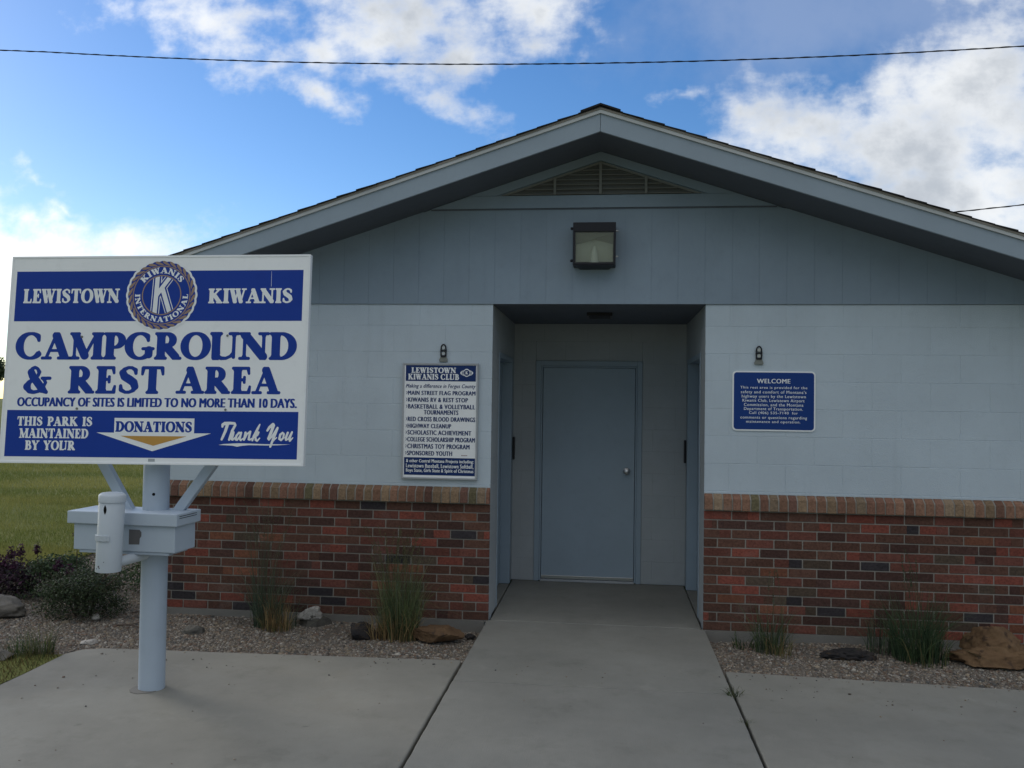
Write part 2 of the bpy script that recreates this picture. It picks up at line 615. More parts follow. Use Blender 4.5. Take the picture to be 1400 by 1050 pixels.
def rdp(lp, eps=.0035):
    P = np.array(lp)
    n = len(P)
    keep = np.zeros(n, bool)
    far = int(np.argmax(((P - P[0]) ** 2).sum(1)))
    keep[0] = keep[far] = True
    st = [(0, far), (far, n)]
    while st:
        a, b = st.pop()
        if b - a < 2:
            continue
        A, B = P[a], P[b % n]
        d = B - A
        L = np.hypot(*d) + 1e-9
        q = P[a + 1:b]
        h = np.abs(d[0] * (q[:, 1] - A[1]) - d[1] * (q[:, 0] - A[0])) / L
        i = int(np.argmax(h))
        if h[i] > eps:
            m = a + 1 + i
            keep[m] = True
            st += [(a, m), (m, b)]
    return P[keep].tolist()


def strokes_sdf(strokes, X, Y):
    d = np.full(X.shape, 9.0)
    for st in strokes:
        for (x0, y0, ra), (x1, y1, rb) in zip(st[:-1], st[1:]):
            dx, dy = x1 - x0, y1 - y0
            L = dx * dx + dy * dy + 1e-12
            t = np.clip(((X - x0) * dx + (Y - y0) * dy) / L, 0, 1)
            d = np.minimum(d, np.hypot(X - x0 - t * dx, Y - y0 - t * dy) - (ra + t * (rb - ra)))
    return d


def arc(cx, cy, rx, ry, a0, a1, thick, thin, n=26, pw=1.6):
    out = []
    for i in range(n + 1):
        q = math.radians(a0 + (a1 - a0) * i / n)
        out.append((cx + rx * math.cos(q), cy + ry * math.sin(q), thin + (thick - thin) * abs(math.cos(q)) ** pw))
    return out


A_, T_, S_ = .145, .058, .060


def L2(x0, y0, x1, y1, r, r2=None):
    return [(x0, y0, r), (x1, y1, r if r2 is None else r2)]


def stem(x, r=A_, w=.165, top=True, bot=True):
    o = [L2(x, .09, x, .91, r)]
    if top:
        o += [L2(x - w, .948, x + w, .948, S_), L2(x, .82, x, .95, r, r + .05)]
    if bot:
        o += [L2(x - w, .052, x + w, .052, S_), L2(x, .18, x, .05, r, r + .05)]
    return o


GL = {
    'I': stem(.22),
    'L': stem(.22) + [L2(.22, .052, .62, .052, S_), L2(.63, .06, .665, .27, S_ + .015, S_ - .012)],
    'E': stem(.22) + [L2(.2, .948, .60, .948, S_), L2(.60, .94, .63, .75, S_ + .01, S_ - .012), L2(.22, .52, .47, .52, T_), L2(.47, .42, .47, .62, S_ - .008),
                      L2(.2, .052, .63, .052, S_), L2(.64, .06, .675, .27, S_ + .015, S_ - .012)],
    'T': stem(.40, top=False) + [L2(.08, .948, .72, .948, S_), L2(.07, .93, .04, .71, S_ + .015, S_ - .012), L2(.73, .93, .76, .71, S_ + .015, S_ - .012)],
    'H': stem(.22) + stem(.78) + [L2(.22, .5, .78, .5, T_)],
    'N': stem(.16, .058, .14, True, True) + stem(.80, .058, .14, True, False) + [L2(.17, .90, .78, .12, A_ + .012), L2(.78, .1, .80, .06, .08, .06)],
    'M': stem(.14, .055, .13) + stem(.93, A_, .16) + [L2(.15, .92, .50, .14, A_), L2(.50, .13, .86, .9, T_)],
    'A': [L2(.13, .06, .44, .92, T_), L2(.45, .88, .76, .08, A_ + .005), L2(.24, .33, .62, .33, T_ - .004), L2(.0, .052, .27, .052, S_), L2(.56, .052, .94, .052, S_), L2(.40, .95, .46, .95, S_)],
    'W': [L2(.14, .92, .36, .11, A_), L2(.36, .10, .56, .86, T_), L2(.54, .92, .78, .11, A_), L2(.78, .10, 1.0, .92, T_), L2(0, .948, .30, .948, S_), L2(.42, .948, .68, .948, S_), L2(.88, .948, 1.12, .948, S_)],
    'K': stem(.22) + [L2(.30, .44, .72, .90, T_ + .01), L2(.42, .55, .78, .10, A_), L2(.56, .948, .86, .948, S_), L2(.62, .052, .96, .052, S_)],
    'P': stem(.22) + [arc(.36, .70, .27, .25, 90, -90, A_ - .012, T_), L2(.2, .95, .36, .95, T_), L2(.2, .45, .36, .45, T_)],
    'R': stem(.22) + [arc(.36, .715, .26, .235, 90, -90, A_ - .012, T_), L2(.2, .95, .36, .95, T_), L2(.2, .48, .40, .48, T_), L2(.42, .46, .72, .11, A_), L2(.66, .052, .88, .052, S_)],
    'B': stem(.22) + [arc(.38, .735, .21, .215, 90, -90, A_ - .02, T_), L2(.2, .95, .38, .95, T_), L2(.2, .52, .42, .52, T_), arc(.40, .285, .27, .235, 90, -90, A_ - .005, T_), L2(.2, .05, .40, .05, T_)],
    'D': stem(.22) + [arc(.36, .5, .42, .45, 90, -90, A_, T_), L2(.2, .95, .36, .95, T_), L2(.2, .05, .36, .05, T_)],
    'O': [arc(.48, .5, .375, .455, 0, 360, A_, T_, 44)],
    'C': [arc(.49, .5, .385, .455, 52, 318, A_, T_, 36), L2(.74, .86, .77, .70, T_ + .03, T_), L2(.74, .20, .80, .30, T_, .03)],
    'G': [arc(.49, .5, .385, .455, 52, 325, A_, T_, 36), L2(.74, .86, .77, .70, T_ + .03, T_), L2(.80, .18, .80, .36, A_ - .01), L2(.60, .40, .94, .40, S_)],
    'S': [[(.60, .74, T_), (.585, .86, T_ + .02), (.46, .945, T_), (.33, .95, T_), (.19, .88, .075), (.14, .76, A_ - .015), (.21, .62, A_), (.38, .52, A_ + .005), (.53, .41, A_), (.585, .26, A_ - .015), (.53, .12, .07), (.38, .055, T_), (.25, .055, T_), (.10, .14, T_ + .02), (.085, .29, T_)]],
    'U': stem(.20, A_, .16, True, False) + stem(.80, .058, .14, True, False) + [[(.20, .35, A_), (.21, .24, A_), (.27, .12, .085), (.39, .055, T_ + .01), (.55, .055, T_), (.70, .13, T_), (.79, .26, .055), (.80, .45, .058)]],
    'Y': [L2(.42, .09, .42, .45, A_), L2(.14, .92, .42, .46, A_), L2(.43, .44, .74, .92, T_), L2(.0, .948, .30, .948, S_), L2(.58, .948, .86, .948, S_), L2(.25, .052, .59, .052, S_)],
    '&': [[(.86, .56, S_), (.72, .52, S_), (.80, .40, S_), (.70, .22, .06), (.56, .09, .06), (.36, .05, T_ + .01), (.20, .10, .09), (.115, .25, A_), (.18, .40, .09), (.36, .53, .055), (.50, .65, .06), (.54, .78, .075), (.47, .90, T_), (.37, .945, T_), (.27, .89, .07), (.235, .77, A_ - .01), (.31, .62, A_), (.48, .42, A_), (.68, .17, A_), (.84, .06, .07)],
          L2(.66, .555, .95, .555, S_)],
}
GADV = {'I': .46, 'L': .74, 'E': .75, 'T': .82, 'H': 1.02, 'N': .99, 'M': 1.14, 'A': .96, 'W': 1.15, 'K': 1.0, 'P': .76, 'R': .92, 'B': .82, 'D': .94,
        'O': .97, 'C': .93, 'G': .99, 'S': .74, 'U': 1.0, 'Y': .88, '&': 1.0}
_gc = {}


def glyph(ch, grow=0.0):
    if (ch, grow) not in _gc:
        xs = np.linspace(-.15, 1.35, 151)
        ys = np.linspace(-.12, 1.12, 125)
        X, Y = np.meshgrid(xs, ys)
        d = strokes_sdf(GL[ch], X, Y) - grow
        d = np.maximum(d, np.abs(Y - .5) - (.5 + (.012 if ch in 'OCGSU&' else .004)))
        _gc[(ch, grow)] = loops_to_mesh(contour(d, xs, ys))
    return _gc[(ch, grow)]


def serif(text, grow=0.0, track=.06, space=.42):
    V, F, x, n = [], [], 0.0, 0
    for ch in text:
        if ch == ' ':
            x += space
            continue
        v, f = glyph(ch, grow)
        V.append(v + np.array([x, 0]))
        F += [tuple(n + i for i in q) for q in f]
        n += len(v)
        x += GADV[ch] + track
    return np.concatenate(V), F


def fit_text(VF, box):
    V, F = VF
    x0, x1, y0, y1 = box
    lo, hi = V.min(0), V.max(0)
    s = (np.array([x1, y1]) - np.array([x0, y0])) / (hi - lo)
    return (V - lo) * s + np.array([x0, y0]), F


def line_part(VF, fn, d, mat, parent, fat=0.0, name='lettering'):
    mb = MB()
    put_text(mb, VF, fn, d, fat)
    return mb.build(name, mat, parent)


def put_text(mb, VF, fn, d, fat=0.0):
    """flat lettering; fat repeats it a hair to each side, which thickens the strokes"""
    V, F = VF
    for i, sh in enumerate((0, -fat, fat) if fat else (0,)):
        mb.add([fn(a + sh, b, d + i * .0001) for a, b in V], F)


# ------------------------------------------------------------------ the ground
def sheet(name, x0, x1, y0, y1, z, mat, nx=1, ny=1, zf=None):
    mb = MB()
    xs = np.linspace(x0, x1, nx + 1)
    ys = np.linspace(y0, y1, ny + 1)
    vs = [(x, y, z + (zf(x, y) if zf else 0)) for y in ys for x in xs]
    fs = [(j * (nx + 1) + i, j * (nx + 1) + i + 1, (j + 1) * (nx + 1) + i + 1, (j + 1) * (nx + 1) + i) for j in range(ny) for i in range(nx)]
    mb.add(vs, fs)
    o = mb.build(name, mat, smooth=True)
    o.modifiers.clear()
    return o


tag(sheet('ground', -1500, 1500, -1500, 1500, -.14, M_LAWN), kind='structure')


def gz(x, y):
    """height of the gravel bed"""
    t = max(0, min(1, (y + 1.05) / 1.0))
    near = max(0, 1 - abs(x + .9) / .6) if x < 0 else max(0, 1 - abs(x - .8) / .9) * .6
    return -.028 - .03 * t - .035 * near * t + .012 * pnoise((x * 2.2, y * 2.2, 0)) + (.008 if x < -2 else 0)


tag(sheet('gravel_bed_left', -5.6, -.91, -1.30, .03, 0, M_GRAVEL, 60, 20, gz), kind='structure')
tag(sheet('gravel_bed_right', .735, 6.2, -1.10, .03, 0, M_GRAVEL, 60, 16, gz), kind='structure')
tag(sheet('gravel_bed_side', -5.6, -3.38, .031, 2.4, 0, M_GRAVEL, 24, 24, gz), kind='structure')


def lawn_z(x, y):
    return .02 * pnoise((x * .5, y * .5, 1.0)) + .008 * pnoise((x * 2, y * 2, 1.0))


tag(sheet('lawn', -70, -5.55, -14, 75, -.02, M_LAWN, 120, 140, lawn_z), kind='structure')
tag(sheet('lawn_strip', -5.56, -3.47, -14, -1.28, -.012, M_LAWN, 20, 90, lawn_z), kind='structure')

# concrete: the entrance path and the pavement slabs either side of it
def edge(x0, y0, x1, y1, n=60, amp=.0022, seed=0.0):
    """points along a saw-cut edge that has crumbled a little"""
    L = math.hypot(x1 - x0, y1 - y0)
    nx, ny = -(y1 - y0) / L, (x1 - x0) / L
    out = []
    for i in range(n):
        t = i / n
        a = amp * (pnoise((t * L * 9, seed, 0)) + .8 * pnoise((t * L * 31, seed, 3))) + (amp * 2.2 * max(0, pnoise((t * L * 5, seed, 7)) - .25))
        out.append((x0 + (x1 - x0) * t + nx * a, y0 + (y1 - y0) * t + ny * a))
    return out


def slab(mb, x0, x1, y0, y1, seed, z=0.0):
    p = edge(x0, y0, x1, y0, 40, seed=seed) + edge(x1, y0, x1, y1, 90, seed=seed + 2) + edge(x1, y1, x0, y1, 40, seed=seed + 4) + edge(x0, y1, x0, y0, 90, seed=seed + 6)
    mb.prism(p, lambda x, y, d: (x, y, d), -.2, z)


mb = MB()
mb.box(-.874, .705, .012, 1.53, -.2, .001)
mb.box(-1.0, -.8845, .43, 1.34, -.2, .0005)
mb.box(.7145, .83, .33, 1.34, -.2, .0005)
slab(mb, -.897, .727, -1.431, .004, 1)
slab(mb, -.899, .727, -4.2, -1.437, 11)
slab(mb, -.899, .727, -9.5, -4.207, 21)
tag(mb.build('path', M_CONC2, bevel=.006), kind='structure')
mb = MB()
pl = edge(-.915, -9.5, -.915, -1.03, 220, seed=31) + [(-.917, -1.03), (-2.0, -1.085), (-3.0, -1.125), (-3.28, -1.14), (-3.40, -1.19), (-3.45, -1.30), (-3.435, -1.7), (-3.42, -9.5)]
mb.prism(pl, lambda x, y, d: (x, y, d), -.2, 0)
tag(mb.build('pavement_left', M_CONC, bevel=.008), kind='structure')
mb = MB()
pl = [(6.3, -9.5), (6.3, -1.17), (2.46, -1.085), (1.30, -1.03)] + edge(.743, -1.005, .743, -9.5, 220, seed=41) + [(.744, -9.5)]
mb.prism(pl, lambda x, y, d: (x, y, d), -.2, 0)
tag(mb.build('pavement_right', M_CONC, bevel=.008), kind='structure')

# pea gravel: thousands of pebbles, one mass
def pebbles(areas, n_per_m2):
    ico_v = np.array([(0, 0, 1), (.894, 0, .447), (.276, .851, .447), (-.724, .526, .447), (-.724, -.526, .447), (.276, -.851, .447),
                      (.724, .526, -.447), (-.276, .851, -.447), (-.894, 0, -.447), (-.276, -.851, -.447), (.724, -.526, -.447), (0, 0, -1)])
    ico_f = np.array([(0, 1, 2), (0, 2, 3), (0, 3, 4), (0, 4, 5), (0, 5, 1), (1, 6, 2), (2, 7, 3), (3, 8, 4), (4, 9, 5), (5, 10, 1),
                      (6, 7, 2), (7, 8, 3), (8, 9, 4), (9, 10, 5), (10, 6, 1)])
    P = []
    for (x0, x1, y0, y1, k) in areas:
        n = int((x1 - x0) * (y1 - y0) * n_per_m2 * k)
        P.append(np.c_[RNG.uniform(x0, x1, n), RNG.uniform(y0, y1, n)])
    P = np.concatenate(P)
    # keep out of the slab's rounded corner
    ok = ~((P[:, 0] > -3.47) & (P[:, 0] < -.9) & (P[:, 1] < -1.035 + .043 * (P[:, 0] + .92)))
    ok &= ~((P[:, 0] > .74) & (P[:, 1] < -1.0 - .047 * (P[:, 0] - .744)))
    P = P[ok]
    m = 260                                    # a few kicked out on to the concrete
    Q = np.c_[RNG.uniform(-3.3, 2.9, m), -1.06 - RNG.exponential(.16, m)]
    Q = np.concatenate([Q, np.c_[RNG.uniform(-3.2, 2.6, 90), RNG.uniform(-4.5, -1.1, 90)]])
    Q = Q[(np.abs(Q[:, 0] + .08) > .85) | (RNG.uniform(0, 1, len(Q)) < .22)]
    z = np.concatenate([np.array([gz(a, b) for a, b in P]), np.full(len(Q), .0005)])
    P = np.concatenate([P, Q])
    n = len(P)
    s = RNG.lognormal(math.log(.0052), .38, n)
    s[-len(Q):] *= .75
    sc = np.c_[s * RNG.uniform(.8, 1.35, n), s * RNG.uniform(.8, 1.35, n), s * RNG.uniform(.5, .85, n)]
    q = RNG.uniform(0, 2 * PI, n)
    lv = ico_v[None] * (1 + RNG.normal(0, .10, (n, 12, 1))) * sc[:, None, :]
    c, sn = np.cos(q)[:, None], np.sin(q)[:, None]
    V = np.stack([lv[..., 0] * c - lv[..., 1] * sn + P[:, :1], lv[..., 0] * sn + lv[..., 1] * c + P[:, 1:2], lv[..., 2] + (z + s * .30)[:, None]], -1)
    F = (ico_f[None] + (np.arange(n) * 12)[:, None, None]).reshape(-1, 3)
    pal = .8 * np.array([(.24, .21, .175), (.17, .145, .12), (.33, .285, .235), (.46, .42, .36), (.22, .15, .11), (.135, .13, .12), (.28, .225, .16), (.37, .30, .22)])
    ci = pal[RNG.choice(len(pal), n, p=[.22, .16, .16, .08, .13, .09, .10, .06])] * RNG.uniform(.75, 1.25, (n, 1))
    return V.reshape(-1, 3), F, np.repeat(ci, len(ico_f), axis=0)


V, F, C = pebbles([(-5.5, -.915, -1.28, -.01, 1.0), (.75, 3.6, -1.16, -.01, 1.0), (-5.5, -3.42, -.01, 2.3, .5)], 7800)
tag(mesh_np('pea_gravel', V, F, C, M_STONE), 'loose brown and grey pea gravel covering the planting beds', 'gravel', kind='stuff')


# ------------------------------------------------------------------ the building
X0, SL = -.076, .328                       # ridge line and roof slope
XL, XR = -.884, .715                       # doorway recess
WL, WR = -3.56, 3.41                       # wall ends
ZL, ZS = 1.008, 2.407                      # top of brick ledge, underside of siding
DEP, BACK = 1.539, 9.0
OH = .50                                   # gable overhang
bld = thing('rest_area_building', (X0, 0, 0), 'low grey block building with brick base and shallow gabled roof behind the signs', 'building')


def soff(x):
    return 3.563 - SL * abs(x - X0)


def blocks(mb, u0, u1, z0, z1, fn, joints, holes=(), zrow=1.022, depth=.006, half=.2032, L=.4064, tone=.014, gap=.0022):
    """painted concrete blocks on a plane; fn(u, depth, z) -> world; joints = u of one joint in an even row"""
    g = gap
    k0 = int(math.floor((z0 - zrow) / half)) - 1
    for k in range(k0, 40):
        a, b = zrow + k * half, zrow + (k + 1) * half
        if b <= z0 + .004 or a >= z1 - .004:
            continue
        a, b = max(a, z0), min(b, z1)
        off = joints + (L / 2 if k % 2 else 0)
        i0 = int(math.floor((u0 - off) / L))
        for i in range(i0, i0 + 40):
            c, d = off + i * L, off + (i + 1) * L
            if d <= u0 + .004 or c >= u1 - .004:
                continue
            c, d = max(c, u0), min(d, u1)
            rects = [(c, d, a, b)]
            for (h0, h1, g0, g1) in holes:
                nr = []
                for (c2, d2, a2, b2) in rects:
                    if d2 <= h0 or c2 >= h1 or b2 <= g0 or a2 >= g1:
                        nr.append((c2, d2, a2, b2))
                        continue
                    if c2 < h0:
                        nr.append((c2, h0, a2, b2))
                    if d2 > h1:
                        nr.append((h1, d2, a2, b2))
                    m0, m1 = max(c2, h0), min(d2, h1)
                    if b2 > g1:
                        nr.append((m0, m1, g1, b2))
                    if a2 < g0:
                        nr.append((m0, m1, a2, g0))
                rects = nr
            t = random.uniform(1 - tone, 1 + tone)
            pr = random.uniform(-.0004, .0004)
            for (c2, d2, a2, b2) in rects:
                gl = g if c2 > u0 + .001 else 0
                if d2 - c2 > .012 and b2 - a2 > .012:
                    mb.box(c2 + gl / 2, d2 - g / 2 if d2 < u1 - .001 else d2, pr, depth, a2 + g / 2, b2 - g / 2 if b2 < z1 - .001 else b2, (t, t, t * 1.005), fn)


FR = lambda u, d, z: (u, d, z)
# front walls, upper painted block
mb = MB()
blocks(mb, WL, XL, ZL - .02, ZS, FR, -2.0619 - .2032)
blocks(mb, XR, WR, ZL - .02, ZS, FR, 1.2993 - .2032 * 0)
mb.box(WL, XL - .004, .0018, .19, -.15, ZS + .3, (.97, .97, .97))
mb.box(XR + .004, WR, .0018, .19, -.15, ZS + .3, (.97, .97, .97))
# outer side and back walls
mb.box(WL, WL + .19, .1905, BACK, -.15, ZS + .05, (1, 1, 1))
mb.box(WR - .19, WR, .1905, BACK, -.15, ZS + .05, (1, 1, 1))
mb.box(WL + .19, WR - .19, BACK - .19, BACK - .001, -.15, ZS + .05, (1, 1, 1))
mb.build('block_wall', M_BLOCK, bld, bevel=.0022)
# recess walls
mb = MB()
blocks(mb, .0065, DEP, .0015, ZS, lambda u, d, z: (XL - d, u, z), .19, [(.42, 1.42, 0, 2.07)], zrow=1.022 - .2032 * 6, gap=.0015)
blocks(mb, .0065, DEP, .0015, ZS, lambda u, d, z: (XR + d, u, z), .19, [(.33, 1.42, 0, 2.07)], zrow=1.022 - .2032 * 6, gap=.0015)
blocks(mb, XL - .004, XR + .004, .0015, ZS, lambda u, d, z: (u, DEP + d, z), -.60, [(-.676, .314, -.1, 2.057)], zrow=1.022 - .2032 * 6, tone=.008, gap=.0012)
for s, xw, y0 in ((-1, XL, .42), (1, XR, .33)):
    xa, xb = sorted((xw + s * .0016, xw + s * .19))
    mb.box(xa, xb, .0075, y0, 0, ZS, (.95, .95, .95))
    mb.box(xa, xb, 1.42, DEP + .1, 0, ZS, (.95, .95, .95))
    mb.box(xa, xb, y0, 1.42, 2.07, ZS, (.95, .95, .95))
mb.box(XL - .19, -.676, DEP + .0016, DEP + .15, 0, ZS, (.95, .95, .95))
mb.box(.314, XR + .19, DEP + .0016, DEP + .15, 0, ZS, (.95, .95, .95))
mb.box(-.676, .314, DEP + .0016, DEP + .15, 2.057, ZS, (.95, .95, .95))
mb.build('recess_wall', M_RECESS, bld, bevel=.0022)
mb = MB()
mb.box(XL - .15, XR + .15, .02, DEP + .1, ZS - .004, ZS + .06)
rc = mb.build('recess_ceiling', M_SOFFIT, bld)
mb = MB()
mb.box(-.181, .026, .53, .80, ZS - .03, ZS - .004)
for k in range(6):
    mb.box(-.165, .010, .555 + k * .04, .575 + k * .04, ZS - .034, ZS - .0302)
mb.build('ceiling_grille', M_BLACK, rc, bevel=.003)

# brick wainscot, sloping rowlock ledge, foundation
PALB = [((.082, .044, .036), .16), ((.115, .058, .042), .34), ((.155, .060, .045), .22), ((.215, .066, .047), .12), ((.20, .082, .050), .06), ((.045, .039, .042), .035), ((.092, .066, .048), .05)]


def pick(pal, v=.18):
    c = random.choices([p[0] for p in pal], [p[1] for p in pal])[0]
    k = random.uniform(1 - v, 1 + v)
    return tuple(x * k for x in c)


PALC = [((.235, .130, .086), .36), ((.21, .110, .076), .24), ((.235, .160, .100), .18), ((.165, .140, .080), .08), ((.25, .18, .12), .06), ((.15, .080, .060), .08)]


def wainscot(u0, u1, start, sgn):
    br, mo, lg, fo = MB(), MB(), MB(), MB()
    FB = -.020
    for j in range(13):
        z0 = .004 + j * .0677
        ph = 0 if j % 2 == 0 else .1015
        k = -1
        while True:
            a = k * .203 + ph
            b = a + .1935
            k += 1
            a, b = max(a, 0), min(b, u1 - u0)
            if a >= u1 - u0 - .01:
                break
            if b - a < .01:
                continue
            xa, xb = (start - b, start - a) if sgn < 0 else (start + a, start + b)
            jt = random.uniform(-.0015, .0015)
            if random.random() < .22:      # flashed brick, two tones along its length
                s = xa + (xb - xa) * random.uniform(.3, .7)
                br.box(xa, s, FB + jt, .004, z0, z0 + .0585, pick(PALB))
                br.box(s, xb, FB + jt, .004, z0, z0 + .0585, pick(PALB))
            else:
                br.box(xa, xb, FB + jt, .004, z0, z0 + .0585, pick(PALB))
    mo.box(u0 + .002, u1 - .002, FB + .0055, .0045, -.01, .886)
    # rowlock sill: bricks on edge, sloping to the front
    x = u0
    while x < u1 - .02:
        w = min(.0585 + random.uniform(-.003, .003), u1 - x)
        dz = random.uniform(-.0025, .0025)
        dy = random.uniform(-.003, .003)
        yf = -.055 + dy
        p = [(x, yf, .8855 + dz), (x + w, yf, .8855 + dz), (x + w, .0, .8855), (x, .0, .8855),
             (x, yf + .006, .971 + dz), (x + w, yf + .006, .971 + dz), (x + w, -.0015, 1.004), (x, -.0015, 1.004)]
        lg.add(p, [(0, 1, 5, 4), (1, 2, 6, 5), (2, 3, 7, 6), (3, 0, 4, 7), (4, 5, 6, 7), (3, 2, 1, 0)], pick(PALC, .25))
        x += w + .0095
    p = [(u0 + .003, -.047, .886), (u1 - .003, -.047, .886), (u1 - .003, -.0012, .886), (u0 + .003, -.0012, .886),
         (u0 + .003, -.045, .968), (u1 - .003, -.045, .968), (u1 - .003, -.0012, 1.0), (u0 + .003, -.0012, 1.0)]
    mo.add(p, [(0, 1, 5, 4), (1, 2, 6, 5), (2, 3, 7, 6), (3, 0, 4, 7), (4, 5, 6, 7), (3, 2, 1, 0)])
    w = br.build('brick_wall', M_BRICK, bld, bevel=.0022)
    mo.build('mortar', M_MORTAR, w)
    lg.build('brick_ledge', M_BRICK, bld, bevel=.004)
    n = 40
    xs = np.linspace(u0, u1 - (.03 if sgn < 0 else 0), n)
    for a, b in zip(xs[:-1], xs[1:]):
        e = .035 + .006 * pnoise((a * 3, 0, 0))
        fo.box(a, b, -e, .0042, -.2, .0015)
    fo.build('foundation', M_FOUND, bld)


wainscot(WL, XL, XL, -1)
wainscot(XR, WR, XR, 1)
# caulk strip above the ledge
for a, b in ((WL, XL), (XR, WR)):
    mb = MB()
    mb.box(a, b, -.0035, -.0008, 1.004, 1.018)
    mb.build('sealant_bead', M_BLOCK, bld)

# gable: vertical grooved siding, trim board, vent
mb = MB()
gs = -1.4665 - .1975 * 12
k = 0
while gs + k * .1975 < WR:
    a, b = gs + k * .1975, gs + (k + 1) * .1975
    k += 1
    a, b = max(a, WL), min(b, WR)
    if b - a < .02:
        continue
    wide = (abs(((a + 1.4665) / 1.185) - round((a + 1.4665) / 1.185)) < .03)
    g0 = .0045 if wide else .0018
    top = lambda x: min(soff(x) + .01, 3.118)
    t = random.uniform(.975, 1.025)
    xs = [a + g0, b - .0018]
    if xs[0] < X0 - 1.357 < xs[1]:
        xs.insert(1, X0 - 1.357)
    if xs[0] < X0 + 1.357 < xs[-1]:
        xs.insert(1, X0 + 1.357)
    for c, d in zip(xs[:-1], xs[1:]):
        mb.add([(c, -.012, ZS), (d, -.012, ZS), (d, .004, ZS), (c, .004, ZS), (c, -.012, top(c)), (d, -.012, top(d)), (d, .004, top(d)), (c, .004, top(c))],
               [(0, 1, 5, 4), (1, 2, 6, 5), (2, 3, 7, 6), (3, 0, 4, 7), (4, 5, 6, 7), (3, 2, 1, 0)], (t, t, t))
poly = [(WL, ZS), (WR, ZS), (WR, soff(WR)), (X0, soff(X0)), (WL, soff(WL))]
mb.prism(poly, lambda x, z, d: (x, d, z), -.0104, .0043, (.97, .97, .97))
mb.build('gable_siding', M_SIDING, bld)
mb = MB()
# board below the vent and frieze boards following the soffit
TZ0, TZ1 = 3.138, 3.232
xa = (3.563 - TZ0) / SL
mb.prism([(X0 - xa, TZ0), (X0 + xa, TZ0), (X0 + (3.563 - TZ1) / SL, TZ1), (X0 - (3.563 - TZ1) / SL, TZ1)], lambda x, z, d: (x, d, z), -.024, -.0125)
for s in (-1, 1):
    e = (3.563 - TZ1) / SL
    mb.prism([(X0 + s * e, TZ1 + .002), (X0, 3.563), (X0, 3.495), (X0 + s * (e - .215), TZ1 + .002)], lambda x, z, d: (x, d, z), -.022, -.0124)
mb.build('gable_trim_board', M_SIDING, bld)
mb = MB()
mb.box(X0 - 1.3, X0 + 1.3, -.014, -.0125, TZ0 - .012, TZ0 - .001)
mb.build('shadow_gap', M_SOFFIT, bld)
# triangular louvre vent
vt = MB()
vz0, vz1 = 3.236, 3.486
vh = .755
for k in range(7):
    z = vz0 + .006 + k * .036
    hw = vh * (vz1 - z - .02) / (vz1 - vz0)
    if hw < .03:
        continue
    vt.add([(X0 - hw, -.034, z), (X0 + hw, -.034, z), (X0 + hw, -.016, z + .017), (X0 - hw, -.016, z + .017),
            (X0 - hw, -.031, z - .004), (X0 + hw, -.031, z - .004), (X0 + hw, -.014, z + .013), (X0 - hw, -.014, z + .013)],
           [(0, 1, 2, 3), (4, 7, 6, 5), (0, 4, 5, 1), (2, 6, 7, 3), (0, 3, 7, 4), (1, 5, 6, 2)])
v_o = vt.build('gable_vent', M_VENT, bld)
vt = MB()
vt.prism([(X0 - vh, vz0), (X0 + vh, vz0), (X0, vz1)], lambda x, z, d: (x, d, z), -.0138, -.0122)
vt.build('vent_screen', M_SHADE, v_o)
vt = MB()
for xm in (-.420, X0, .264):
    h = vz1 - abs(xm - X0) * (vz1 - vz0) / vh
    vt.box(xm - .010, xm + .010, -.040, -.0355, vz0, h - .01)
for s in (-1, 1):
    vt.prism([(X0 + s * vh, vz0), (X0, vz1), (X0, vz1 - .016), (X0 + s * (vh - .05), vz0)], lambda x, z, d: (x, d, z), -.028, -.0225)
vt.build('vent_mullion', M_VENT, v_o)

# roof: soffit, fascia, drip edge, shingle courses
EX = 3.98
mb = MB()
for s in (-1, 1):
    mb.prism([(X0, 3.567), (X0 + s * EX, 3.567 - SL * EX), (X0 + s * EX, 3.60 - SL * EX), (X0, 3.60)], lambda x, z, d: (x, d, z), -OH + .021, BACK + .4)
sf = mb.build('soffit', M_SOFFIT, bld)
mb = MB()
for s in (-1, 1):
    mb.prism([(X0 + s * .0012, 3.563), (X0 + s * EX, 3.563 - SL * EX), (X0 + s * EX, 3.690 - SL * EX), (X0 + s * .0012, 3.690)], lambda x, z, d: (x, d, z), -OH, -OH + .020)
    a, b = sorted((X0 + s * EX, X0 + s * (EX + .02)))
    mb.box(a, b, -OH, BACK + .4, 3.563 - SL * EX, 3.690 - SL * EX)
mb.build('fascia', M_FASCIA, bld, bevel=.002)
mb, mc = MB(), MB()
for s in (-1, 1):
    e = EX + .03
    mb.prism([(X0, 3.690), (X0 + s * e, 3.690 - SL * e), (X0 + s * e, 3.715 - SL * e), (X0, 3.715)], lambda x, z, d: (x, d, z), -OH - .012, BACK + .4)
    mc.prism([(X0, 3.7152), (X0 + s * e, 3.7152 - SL * e), (X0 + s * e, 3.729 - SL * e), (X0, 3.729)], lambda x, z, d: (x, d, z), -OH - .018, BACK + .4)
mb.build('drip_edge', M_TRIM, bld)
mc.build('starter_strip', M_TRIMB, bld)
mb = MB()
for s in (-1, 1):
    n = 28
    st = (EX + .06) / n
    for i in range(n):                      # courses overlap like scales
        a, b = i * st, (i + 1) * st + .012
        z = lambda q, up: 3.7295 - SL * q + up
        lo = .010 + random.uniform(-.002, .003)
        yf = -OH - .028 + random.uniform(-.006, .006)
        p = [(X0 + s * a, 0, z(a, .0)), (X0 + s * b, 0, z(b, .0012 * (i % 2) + .0005)), (X0 + s * b, 0, z(b, lo)), (X0 + s * a, 0, z(a, .004))]
        c = random.uniform(.022, .04)
        mb.prism([(q[0], q[2]) for q in p], lambda x, zz, d: (x, d, zz), yf, BACK + .4, (c, c * .97, c * .98))
